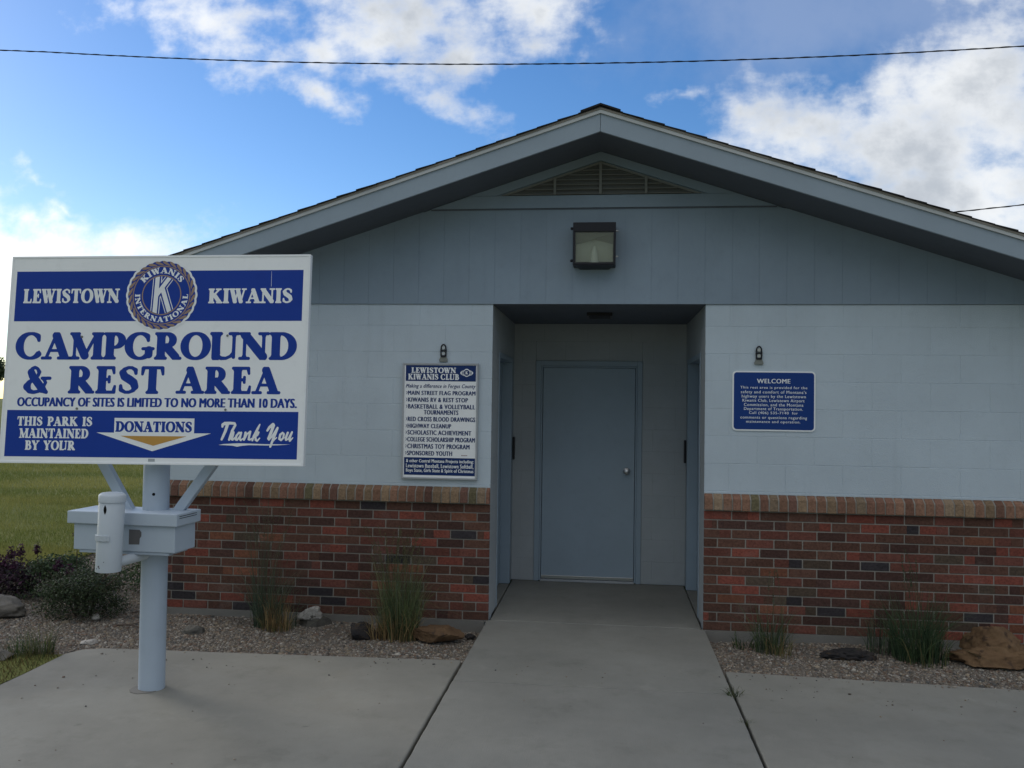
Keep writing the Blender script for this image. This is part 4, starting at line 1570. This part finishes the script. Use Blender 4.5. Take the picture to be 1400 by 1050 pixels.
# donation pipe in front of the box
dp = thing('donation_pipe', (-2.66, -2.12, .715), 'upright pale grey donation pipe with coin slot in front of the lidded box', 'donation pipe')
mb = MB()
cx0, cx1, cyp = -2.668, -2.654, -2.115
pr = .0645
prof = [(.712, pr), (.716, pr + .0008), (1.083, pr + .0008), (1.084, pr)]
P3 = lambda z: (cx0 + (cx1 - cx0) * (z - .712) / .42, cyp, z)
mb.tube([P3(z) for z, r in prof], [r for z, r in prof], 40)
pb = mb.build('pipe', M_PIPE, dp, smooth=True)
mb = MB()
prof = [(1.0845, pr + .0045), (1.118, pr + .0045), (1.124, pr + .001), (1.131, pr - .010), (1.135, pr - .030), (1.1365, .001)]
mb.tube([P3(z) for z, r in prof], [r for z, r in prof], 40)
mb.build('cap', M_PIPE, dp, smooth=True)
mb = MB()
p = P3(1.048)
sl = [(-.0335, -.026), (-.0285, -.016), (-.0265, -.010), (-.025, 0), (-.0265, .010), (-.0285, .016), (-.0335, .026), (-.0385, .016), (-.0405, .010), (-.042, 0), (-.0405, -.010), (-.0385, -.016)]
sl = [(a + .036, b) for a, b in sl]
mb.add([(p[0] + a, cyp - math.sqrt(max(0, (pr + .0018) ** 2 - a * a)), p[2] + b) for a, b in sl], [tuple(range(len(sl)))])
mb.build('coin_slot', M_DARK, pb)
mb = MB()
p = P3(.895)
for k in range(9):
    a0, a1 = math.radians(208 + k * 10), math.radians(208 + (k + 1) * 10)
    q = []
    for rr_ in (pr + .001, pr + .009):
        for a in (a0, a1):
            q.append((p[0] + rr_ * math.cos(a), cyp + rr_ * math.sin(a)))
    mb.add([(x, y, z) for z in (.880, .911) for x, y in q], [(0, 1, 3, 2), (4, 6, 7, 5), (2, 3, 7, 6), (0, 4, 5, 1), (0, 2, 6, 4), (1, 5, 7, 3)])
mb.build('hasp', M_PIPE, pb, bevel=.002)
mb = MB()
for (da, dz, r) in ((-.018, .745, .006), (-.014, .737, .004), (-.034, .733, .004), (.01, .77, .0025)):
    mb = MB()
    a = math.asin(da / pr)
    mb.tube([(p[0] + da - .004, cyp - pr * math.cos(a) + .002, dz), (p[0] + da - .004, cyp - pr * math.cos(a) - .0015, dz)], r, 8)
    mb.build('rust_chip', M_PATCH, pb)
mb = MB()
mb.tube([(-2.66, -2.11, .752), (-2.63, -2.04, .754), (-2.585, -1.93, .764), (-2.565, -1.85, .768)], .027, 16)
mb.build('support_arm', M_PIPE, dp, smooth=True)

# ------------------------------------------------------------------ overhead cables
def cable(name, pts, r, label, pitch=.36):
    pts = np.array(pts)
    n = 700
    t = np.linspace(0, 1, n * 2)
    s = np.linspace(0, 1, len(pts))
    base = np.stack([np.interp(t, s, pts[:, k]) for k in range(3)], 1)
    L = np.linalg.norm(np.diff(base, axis=0), axis=1)
    d = np.r_[0, np.cumsum(L)]
    mb = MB()
    for off, rad in ((.25, 1.0), (1.0, .62)):
        q = 2 * PI * d / pitch + (PI if off > .5 else 0)
        mb.tube([(b[0], b[1] + r * off * math.cos(a), b[2] + r * off * math.sin(a)) for b, a in zip(base, q)], r * rad, 6)
    tag(mb.build(name, M_CABLE, smooth=True), label, 'cable')


def sag(x0, x1, f, y, n=60):
    return [(x, y, f(x)) for x in np.linspace(x0, x1, n)]


# a shallow catenary fitted to the line over the roof
cable('overhead_cable', sag(-22, 22, lambda x: 5.645 + .00530 * (x - 1.25) ** 2 * (1 if abs(x - 1.25) < 9 else .96), 3.5), .0062, 'long twisted black overhead cable crossing the sky above the roof')
cable('service_cable', sag(2.70, 24, lambda x: 3.84 + .095 * (x - 2.7) + .0020 * (x - 2.7) ** 2, 4.0), .0062, 'short black service cable rising to the right from behind the roof')


# ------------------------------------------------------------------ rocks
def rock(name, loc, size, mat, label, seed, rough=.22, flat=.0, rot=0.0, cat='rock', group='rocks in the gravel beds', cut=3):
    import bmesh
    bm = bmesh.new()
    bmesh.ops.create_icosphere(bm, subdivisions=5, radius=1.0)
    rs = random.Random(seed)
    planes = [(Vector((rs.gauss(0, 1), rs.gauss(0, 1), rs.gauss(0, .7))).normalized(), rs.uniform(.55, .88)) for _ in range(cut)]
    o3 = Vector((seed * 3.7, seed * 1.3, seed * .7))
    for v in bm.verts:
        p = v.co.copy()
        k = 1 + rough * pnoise(p * 1.1 + o3) + rough * .6 * pnoise(p * 2.4 + o3)
        p *= k
        for nn, dd in planes:
            q = p.dot(nn)
            if q > dd:
                p -= nn * (q - dd) * .96
        b1, b2 = p * 3.4 + o3 * 1.7, p * 8.5 + o3
        p *= 1 - rough * .42 * (abs(pnoise(b1)) - .2) + rough * .16 * pnoise(b2) + rough * .09 * pnoise(p * 19 + o3)
        p.z += rough * .10 * math.sin(9 * p.z + 2 * pnoise(p * 2 + o3))
        if p.z < -.45:
            p.z = -.45 + (p.z + .45) * .25
        v.co = p
    me = bpy.data.meshes.new(name)
    R = Matrix.Rotation(rot, 4, 'Z')
    bm.transform(R @ Matrix.Diagonal((size[0], size[1], size[2], 1)))
    bm.to_mesh(me)
    bm.free()
    me.materials.append(mat)
    o = bpy.data.objects.new(name, me)
    COL.objects.link(o)
    o.location = loc
    me.polygons.foreach_set('use_smooth', [True] * len(me.polygons))
    return tag(o, label, cat, group)


R_GREY = m_rock('rock_grey', (.07, .066, .058), (.105, .098, .085), (.14, .13, .11), 9)
R_WHITE = m_rock('rock_white', (.28, .255, .225), (.44, .41, .37), (.56, .54, .50), 12, (.12, .11, .095))
R_BLACK = m_rock('rock_black', (.022, .021, .023), (.035, .032, .032), (.06, .05, .045), 8, (.07, .05, .035))
R_BROWN = m_rock('rock_brown', (.10, .06, .035), (.15, .09, .05), (.20, .125, .07), 7, (.08, .055, .04))
R_ORANGE = m_rock('rock_orange', (.11, .065, .036), (.165, .100, .054), (.21, .135, .075), 6, (.08, .05, .032))
R_PALE = m_rock('rock_pale', (.11, .10, .085), (.16, .145, .125), (.21, .19, .165), 9)
rock('rock', (-2.945, -.58, -.03), (.092, .065, .050), R_GREY, 'flat grey stone lying alone in the gravel beside the sign post', 3, .2)
rock('rock', (-2.195, -.165, -.035), (.135, .10, .055), R_GREY, 'flat grey stone underneath the whitish stone against the brick wall', 5, .2)
rock('rock', (-2.215, -.20, .037), (.100, .065, .056), R_WHITE, 'whitish pitted stone balanced on the flat grey stone by the wall', 9, .34, cut=2)
rock('rock', (-1.72, -.50, -.01), (.125, .085, .085), R_BLACK, 'black angular rock at the left foot of the tall green grass clump', 12, .34, cut=9, rot=.5)
rock('rock', (-1.165, -.47, .0), (.185, .115, .072), R_BROWN, 'flat reddish brown rock right of the tall green grass clump', 15, .30, cut=10, rot=.1)
rock('rock', (-1.44, -.22, -.02), (.032, .03, .035), R_BLACK, 'tiny dark stone behind the reddish brown rock by the foundation', 41, .3, cut=3)
rock('rock', (1.62, -.44, -.025), (.155, .085, .055), R_BLACK, 'low dark rock with pale top lying alone in the right gravel bed', 21, .45, cut=6)
rock('rock', (2.64, -.46, .02), (.33, .19, .10), R_ORANGE, 'wide orange brown boulder at the right end of the gravel bed', 26, .42, cut=8)
rock('rock', (2.575, -.42, .085), (.175, .14, .125), R_ORANGE, 'rounded orange lump resting on top of the wide boulder', 29, .40, cut=6)
rock('rock', (-4.70, -.38, .03), (.30, .15, .10), R_PALE, 'large pale stone at the far left beside the dark green shrub', 33, .16, cut=3)
rock('rock', (-3.49, -.98, -.02), (.062, .04, .020), R_WHITE, 'small flat white stone at the corner of the left pavement', 36, .3)
rock('rock', (-3.83, -.36, -.015), (.035, .028, .022), R_WHITE, 'tiny white stone near the foot of the dark green shrub', 38, .3)
rock('rock', (-.98, -.28, -.05), (.04, .03, .02), R_BLACK, 'tiny dark stone chip beside the left edge of the path', 44, .3, cut=3)
rock('rock', (-3.95, -1.42, -.005), (.26, .10, .045), R_PALE, 'pale flat stone edging the grass left of the pavement', 47, .12, cut=4, rot=.05)


# ------------------------------------------------------------------ grasses
def blades(n, cx, cy, z, spread, h, lean, w, cols, seed, droop=.5, hv=.45, segs=6, bias=(0, 0)):
    rg = np.random.default_rng(seed)
    V, F, C = [], [], []
    for i in range(n):
        a = rg.uniform(0, 2 * PI)
        r = spread * math.sqrt(rg.uniform(0, 1))
        bx_, by_ = cx + r * math.cos(a), cy + r * math.sin(a) * .8
        hh = h * rg.uniform(1 - hv, 1 + hv * .6)
        out = a + rg.normal(0, .7)
        ln = lean * abs(rg.normal(.5, .5)) * hh
        dx, dy = math.cos(out) * ln + bias[0] * hh, math.sin(out) * ln + bias[1] * hh
        q = rg.uniform(0, PI)
        wx, wy = math.cos(q) * w / 2, math.sin(q) * w / 2
        col = np.array(cols[rg.integers(len(cols))]) * rg.uniform(.75, 1.9)
        ph, kk = rg.uniform(0, 6), rg.uniform(3, 9)
        amp = rg.uniform(.0, .016)
        bent, kn = (rg.uniform(.4, 1.0) if rg.uniform() < .35 else 0.0), rg.uniform(.45, .8)
        o = len(V)
        for s in range(segs + 1):
            t = s / segs
            f = t ** 1.8
            if bent and t > kn:
                f += (t - kn) * 1.6
            zz = z - (hh * bent * max(0, t - kn) ** 1.3 * 1.5) + hh * (t - droop * .55 * t ** 3 * (ln / max(hh, .01)))
            tw = 1 - t ** 1.5 * .9
            wig = amp * math.sin(t * kk + ph) * t
            V.append((bx_ + dx * f - wx * tw + wig, by_ + dy * f - wy * tw, zz))
            V.append((bx_ + dx * f + wx * tw + wig, by_ + dy * f + wy * tw, zz))
        for s in range(segs):
            F.append((o + 2 * s, o + 2 * s + 1, o + 2 * s + 3, o + 2 * s + 2))
            C.append(col)
    return V, F, C


def seedheads(n, cx, cy, z, spread, h, cols, seed, lean=.2):
    rg = np.random.default_rng(seed)
    V, F, C = [], [], []
    for i in range(n):
        a = rg.uniform(0, 2 * PI)
        bx_, by_ = cx + spread * rg.normal(0, .5), cy + spread * rg.normal(0, .3)
        hh = h * rg.uniform(.7, 1.1)
        dx, dy = math.cos(a) * lean * hh * rg.uniform(.2, 1), math.sin(a) * .5 * lean * hh
        col = np.array(cols[rg.integers(len(cols))])
        prev = None
        for s in range(9):
            t = s / 8
            c = (bx_ + dx * t * t, by_ + dy * t * t, z + hh * t)
            w = .0012
            V += [(c[0] - w, c[1], c[2]), (c[0] + w, c[1], c[2])]
            if s:
                o = len(V) - 4
                F.append((o, o + 1, o + 3, o + 2))
                C.append(col)
        for s in range(26):                   # small spikelets near the tip
            t = rg.uniform(.72, 1.0)
            c = np.array((bx_ + dx * t * t, by_ + dy * t * t, z + hh * t))
            d = rg.normal(0, 1, 3)
            d[2] = abs(d[2])
            d = d / np.linalg.norm(d) * rg.uniform(.008, .018)
            e = np.cross(d, (0.3, .9, .2))
            e = e / np.linalg.norm(e) * .0016
            o = len(V)
            V += [tuple(c - e), tuple(c + e), tuple(c + d + e), tuple(c + d - e)]
            F.append((o, o + 1, o + 2, o + 3))
            C.append(col * 1.1)
    return V, F, C


G_GREEN = [(.030, .055, .022), (.045, .075, .026), (.065, .095, .032), (.025, .045, .022)]
G_BLUE = [(.055, .078, .052), (.075, .10, .062), (.045, .065, .042), (.10, .125, .075)]
G_MID = [(.07, .10, .045), (.10, .13, .055), (.13, .16, .07), (.075, .105, .065), (.16, .165, .085)]
G_DRY = [(.24, .165, .075), (.30, .21, .10), (.17, .115, .055), (.20, .13, .06)]
G_DULL = [(.10, .10, .045), (.08, .09, .035), (.13, .115, .05)]


def clump(name, x, y, z, label, sets, cat='grass clump', group='grass clumps against the brick wall'):
    t = thing(name, (x, y, z), label, cat, group)
    for pname, (V, F, C) in sets:
        mesh_np(pname, np.array(V), np.array(F), np.array(C), M_BLADE, t)
    return t


def merge(*s):
    V, F, C = [], [], []
    for v, f, c in s:
        o = len(V)
        V += v
        F += [tuple(o + i for i in q) for q in f]
        C += c
    return V, F, C


clump('grass_clump', -2.45, -.36, -.05, 'blue green grass clump with a tuft of dry straw left of the stacked stones', [
    ('green_blades', merge(blades(170, -2.50, -.30, -.05, .10, .48, .75, .0045, G_BLUE, 1), blades(60, -2.56, -.30, -.05, .08, .85, .35, .0035, G_BLUE, 6), blades(26, -2.33, -.30, -.05, .06, .36, .7, .005, G_BLUE, 2))),
    ('dry_stalks', merge(blades(70, -2.38, -.42, -.05, .085, .26, .35, .0045, G_DRY, 3, .2), blades(70, -2.40, -.40, -.05, .11, .16, .8, .006, G_DRY + G_DULL, 4))),
    ('seed_heads', seedheads(14, -2.50, -.32, 0, .10, .88, [(.11, .105, .07), (.09, .085, .05)], 5, .30))])
clump('grass_clump', -1.47, -.42, -.05, 'tall bushy green grass clump with brown base between the black and brown rocks', [
    ('green_blades', merge(blades(360, -1.47, -.40, -.05, .135, .58, .28, .0042, G_MID, 11, .7, .4), blades(220, -1.49, -.40, -.05, .135, .46, .6, .0038, G_MID, 17, .9), blades(40, -1.42, -.42, -.03, .10, .48, .5, .005, [(.10, .13, .05), (.13, .15, .06)], 12))),
    ('dry_stalks', merge(blades(170, -1.47, -.46, -.05, .14, .24, .55, .006, G_DRY + G_DULL, 13, .4), blades(45, -1.62, -.50, -.05, .06, .20, .6, .005, G_DRY, 16, .4))),
    ('seed_heads', seedheads(34, -1.52, -.40, 0, .10, .70, [(.13, .115, .06), (.10, .10, .05)], 14, .32))])
clump('grass_clump', 1.16, -.40, -.06, 'small sparse grass clump in the right bed beside the path', [
    ('green_blades', merge(blades(170, 1.13, -.34, -.06, .10, .34, .75, .0042, G_GREEN + G_BLUE, 21), blades(40, .98, -.22, -.06, .10, .12, .9, .006, G_GREEN, 24))),
    ('dry_stalks', blades(60, 1.18, -.44, -.06, .09, .20, .6, .005, G_DULL + G_DRY[2:], 22)),
    ('seed_heads', seedheads(4, 1.15, -.38, 0, .08, .50, [(.10, .10, .06)], 23, .25))])
clump('grass_clump', 2.10, -.42, -.05, 'dense dark green grass clump between the low dark rock and the orange boulder', [
    ('green_blades', merge(blades(420, 2.10, -.36, -.05, .16, .44, .75, .0046, [(.03, .055, .028), (.042, .07, .034), (.06, .09, .042)], 31), blades(60, 1.90, -.24, -.05, .10, .30, .5, .007, G_BLUE, 34))),
    ('dry_stalks', blades(70, 2.12, -.50, -.05, .14, .24, .6, .005, G_DULL + G_GREEN, 32)),
    ('seed_heads', seedheads(6, 2.12, -.36, 0, .10, .72, [(.06, .075, .04)], 33, .2))])
clump('joint_weed', .735, -1.44, -.02, 'small grassy weed growing from the pavement joint on the right of the path', [
    ('blades', blades(60, .737, -1.44, -.02, .045, .075, .9, .004, G_GREEN + G_DULL, 41))], 'weed', 'weeds in the pavement joints')
clump('joint_weed', .733, -1.86, -.02, 'smallest sprig of weed in the joint nearest the camera', [
    ('blades', blades(26, .734, -1.86, -.02, .028, .040, .9, .003, G_GREEN + G_DULL, 42))], 'weed', 'weeds in the pavement joints')
clump('edge_grass', -3.62, -1.30, -.02, 'tuft of wispy green grass on the corner between pavement and gravel at left', [
    ('blades', merge(blades(150, -3.62, -1.30, -.03, .09, .20, .5, .004, G_GREEN + G_DULL, 43), blades(90, -3.75, -1.30, -.03, .10, .14, .6, .004, G_GREEN, 45)))], 'grass tuft', None)

# twigs on the gravel
for (pts, lb) in (([(-3.66, -.16, -.02), (-3.55, -.18, .01), (-3.40, -.15, -.015)], 'thin bent dark twig lying on the gravel behind the sign post'),
                  ([(-3.58, -.52, -.02), (-3.45, -.54, -.008), (-3.28, -.60, -.018)], 'thin straight dark twig lying on the gravel left of the sign post')):
    mb = MB()
    mb.tube(pts, [.006, .005, .003], 6)
    mb.tube([pts[1], (pts[1][0] + .06, pts[1][1] + .09, .005)], [.004, .002], 6)
    tag(mb.build('twig', M_BARK, smooth=True), lb, 'twig', 'twigs on the gravel')


# lawn blades
def lawn_blades(n, yr, width):
    y = RNG.uniform(yr[0], yr[1], n)
    x0 = -.80 * (y + 6.5) - .6
    x1 = np.where(y < 2.4, -5.45, -.34 * (y + 6.5))
    x = RNG.uniform(0, 1, n) * (np.maximum(x1, x0 + .1) - x0) + x0
    ok = x < -4.0
    return x[ok], y[ok]


def grass_field():
    Vs, Fs, Cs, o = [], [], [], 0
    for n, yr, h, w in ((9000, (-1.2, 2.5), .06, .006), (42000, (0, 7), .06, .008), (42000, (6, 16), .07, .013), (36000, (14, 40), .09, .028)):
        x, y = lawn_blades(n, yr, 0)
        k = len(x)
        pat = np.array([pnoise((a * .35, b * .7, 0)) + .6 * pnoise((a * .12, b * .9, 5)) for a, b in zip(x, y)])
        hh = h * RNG.uniform(.5, 1.25, k)
        q = RNG.uniform(0, 2 * PI, k)
        l = RNG.uniform(0, .7, k) * hh
        q2 = RNG.uniform(0, 2 * PI, k)
        z = np.full(k, -.02)
        A = np.c_[x - np.cos(q) * w / 2, y - np.sin(q) * w / 2, z]
        B = np.c_[x + np.cos(q) * w / 2, y + np.sin(q) * w / 2, z]
        T = np.c_[x + np.cos(q2) * l, y + np.sin(q2) * l, z + hh]
        Vs.append(np.stack([A, B, T], 1).reshape(-1, 3))
        Fs.append(np.arange(k * 3).reshape(-1, 3) + o)
        o += 3 * k
        g1, g2 = np.array((.17, .20, .05)), np.array((.34, .32, .10))
        t = np.clip(.45 + pat * .9 + RNG.normal(0, .18, k), 0, 1)[:, None]
        Cs.append(g1 * (1 - t) + g2 * t)
    # thin strip left of the pavement
    k = 9000
    x, y = RNG.uniform(-5.4, -3.46, k), RNG.uniform(-3.4, -1.30, k)
    hh = .05 * RNG.uniform(.4, 1.3, k)
    q, q2 = RNG.uniform(0, 2 * PI, k), RNG.uniform(0, 2 * PI, k)
    z = np.full(k, -.015)
    A = np.c_[x - np.cos(q) * .003, y - np.sin(q) * .003, z]
    B = np.c_[x + np.cos(q) * .003, y + np.sin(q) * .003, z]
    T = np.c_[x + np.cos(q2) * hh * .6, y + np.sin(q2) * hh * .6, z + hh]
    Vs.append(np.stack([A, B, T], 1).reshape(-1, 3))
    Fs.append(np.arange(k * 3).reshape(-1, 3) + o)
    t = RNG.uniform(0, 1, (k, 1))
    Cs.append(np.array((.045, .07, .02)) * (1 - t) + np.array((.16, .11, .045)) * t)
    tag(mesh_np('lawn_grass', np.concatenate(Vs), np.concatenate(Fs), np.concatenate(Cs), M_BLADE), 'mown green and yellow lawn grass left of the building', 'grass', kind='stuff')


grass_field()


# ------------------------------------------------------------------ shrubs, flowers, tree
def leaves(n, centres, size, cols, seed, asp=.45, flat=.5, shell=.5):
    """leaf quads scattered through a set of ellipsoids (cx, cy, cz, rx, ry, rz)"""
    rg = np.random.default_rng(seed)
    cen = np.array(centres)
    wts = cen[:, 3] * cen[:, 4] * cen[:, 5]
    idx = rg.choice(len(cen), n, p=wts / wts.sum())
    d = rg.normal(0, 1, (n, 3))
    d /= np.linalg.norm(d, axis=1, keepdims=True)
    r = rg.uniform(0, 1, (n, 1)) ** shell
    P = cen[idx, :3] + d * r * cen[idx, 3:]
    nrm = d + rg.normal(0, .8, (n, 3))
    nrm[:, 2] += flat
    nrm /= np.linalg.norm(nrm, axis=1, keepdims=True)
    t = np.cross(nrm, rg.normal(0, 1, (n, 3)))
    t /= np.linalg.norm(t, axis=1, keepdims=True)
    b = np.cross(nrm, t)
    s = size * rg.uniform(.6, 1.4, (n, 1))
    V = np.stack([P - t * s, P + b * s * asp, P + t * s, P - b * s * asp], 1).reshape(-1, 3)
    F = np.arange(n * 4).reshape(-1, 4)
    clump_t = rg.uniform(.75, 1.25, len(cen))[idx][:, None]
    C = np.array(cols)[rg.integers(len(cols), size=n)] * rg.uniform(.7, 1.3, (n, 1)) * clump_t
    return V, F, C


def sub_blobs(cx, cy, cz, rx, ry, rz, n, seed, k=.42):
    rg = np.random.default_rng(seed)
    out = []
    for _ in range(n):
        d = rg.normal(0, 1, 3)
        d /= np.linalg.norm(d)
        if d[2] < -.3:
            d[2] *= -.6
        q = rg.uniform(.35, .80)
        s = k * rg.uniform(.6, 1.2)
        out.append((cx + d[0] * rx * q, cy + d[1] * ry * q, cz + d[2] * rz * q, rx * s, ry * s, rz * s))
    return out


def shrub(name, x, y, rx, ry, rz, label, cols, seed, nleaf=5200, size=.014, extra=None, cat='shrub', stems=14):
    t = thing(name, (x, y, -.04), label, cat)
    V, F, C = leaves(nleaf, sub_blobs(x, y, rz * .42, rx, ry, rz * .66, 26, seed) + [(x + rx * .62 * math.cos(q), y + ry * .62 * math.sin(q), rz * .14, rx * .34, ry * .34, rz * .24) for q in np.linspace(0, 6.0, 9)], size, cols, seed)
    keep = V.reshape(-1, 4, 3)[:, :, 2].min(1) > -.05
    V = V.reshape(-1, 4, 3)[keep].reshape(-1, 3)
    F = np.arange(len(V)).reshape(-1, 4)
    mesh_np('foliage', V, F, C[keep], M_LEAF, t)
    mb = MB()
    rg = random.Random(seed)
    for i in range(stems):
        a = rg.uniform(0, 2 * PI)
        q = rg.uniform(.3, .8)
        mb.tube([(x + .05 * math.cos(a), y + .05 * math.sin(a), -.06), (x + rx * q * .5 * math.cos(a), y + ry * q * .5 * math.sin(a), rz * .45), (x + rx * q * math.cos(a), y + ry * q * math.sin(a), rz * rg.uniform(.7, 1.05))], [.007, .005, .002], 5)
    mb.build('stems', M_BARK, t)
    if extra:
        extra(t)
    return t


S_GRN = [(.040, .066, .028), (.055, .086, .036), (.030, .048, .024), (.070, .10, .044)]
S_GREY = [(.052, .062, .032), (.066, .080, .040), (.036, .044, .024), (.030, .034, .020)]
S_PURP = [(.042, .020, .034), (.060, .026, .046), (.028, .016, .026), (.035, .035, .024)]
shrub('shrub', -4.02, -.22, .40, .36, .34, 'dark green rounded shrub at the left edge of the gravel bed', S_GREY + S_GRN, 5, 14000, .0095)
shrub('shrub', -3.95, .85, .42, .5, .40, 'dark green shrub behind the donation pipe at the building corner', S_GRN, 6, 5200, .015)
shrub('shrub', -4.65, .40, .42, .4, .30, 'green leafy plants behind the rounded shrub under the purple flowers', S_GRN, 9, 5200, .015)
shrub('flowering_plant', -5.15, .25, .45, .45, .27, 'dark purple leaved plant at the far left edge of the bed', S_PURP, 10, 5200, .016, cat='plant')


def spikes(name, places, label, seed):
    t = thing(name, (places[0][0], places[0][1], 0), label, 'flower', 'purple flower spikes above the shrubs')
    rg = random.Random(seed)
    for (x, y, z, r) in places:
        mb = MB()
        mb.tube([(x + rg.uniform(-.05, .05), y + .05, .05), (x, y, z - r)], [.004, .003], 5)
        V, F, C = leaves(110, [(x, y, z, r * .55, r * .55, r), (x, y, z - r * .5, r * .8, r * .7, r * .6)], .014, [(.050, .016, .036), (.070, .022, .050), (.030, .012, .024)], seed + int(abs(x) * 1000) % 97)
        mesh_np('flower_head', V, F, C, M_LEAF, t)
        mb.build('flower_stem', M_BARK, t)


spikes('flower_spike', [(-4.43, .30, .52, .055)], 'single purple flower head highest against the lawn left of the lidded box', 51)
spikes('flower_spike', [(-4.13, .15, .42, .055)], 'purple flower head nearest the donation pipe, below the lidded box', 52)
spikes('flower_spike', [(-5.02, .3, .33, .06), (-4.90, .25, .36, .06), (-4.80, .32, .37, .05), (-4.98, .15, .28, .07), (-5.12, .25, .31, .06), (-4.86, .10, .27, .05), (-5.2, .2, .35, .05)],
       'cluster of dark purple flower heads at the left edge above the pale stone', 53)
spikes('flower_spike', [(-4.42, .05, .30, .05), (-4.34, .08, .25, .055), (-4.48, .12, .27, .045)], 'small cluster of purple flower heads just above the rounded shrub', 54)
spikes('flower_spike', [(-4.22, .35, .30, .035), (-4.08, .30, .31, .03)], 'sparse thin flower heads between the shrub and the donation pipe', 55)


def tree(x, y, h, r, label, seed, n=9000, leaf=.16, cols=S_GRN, zb=0.12):
    t = thing('tree', (x, y, -.1), label, 'tree')
    mb = MB()
    rg = random.Random(seed)
    mb.tube([(x, y, -.3), (x + .1, y, h * .2), (x - .05, y + .1, h * .5), (x, y, h * .85)], [h * .028, h * .022, h * .014, h * .005], 10)
    for i in range(9):
        a = rg.uniform(0, 2 * PI)
        z0 = h * rg.uniform(.2, .6)
        mb.tube([(x, y, z0), (x + r * .4 * math.cos(a), y + r * .4 * math.sin(a), z0 + h * .12), (x + r * .8 * math.cos(a), y + r * .8 * math.sin(a), z0 + h * .2)], [h * .010, h * .006, h * .002], 6)
    mb.build('trunk', M_BARK, t, smooth=True)
    V, F, C = leaves(n, sub_blobs(x, y, h * (.5 + zb / 2), r, r, h * (.5 - zb / 2), 60, seed, .26), leaf, cols, seed)
    mesh_np('crown', V, F, C, M_LEAF, t)


tree(-122.6, 150, 12.9, 4.6, 'distant leafy green tree just left of the campground sign', 71, 9000, .30, [(.05, .075, .03), (.07, .10, .04), (.035, .05, .025)], zb=.06)
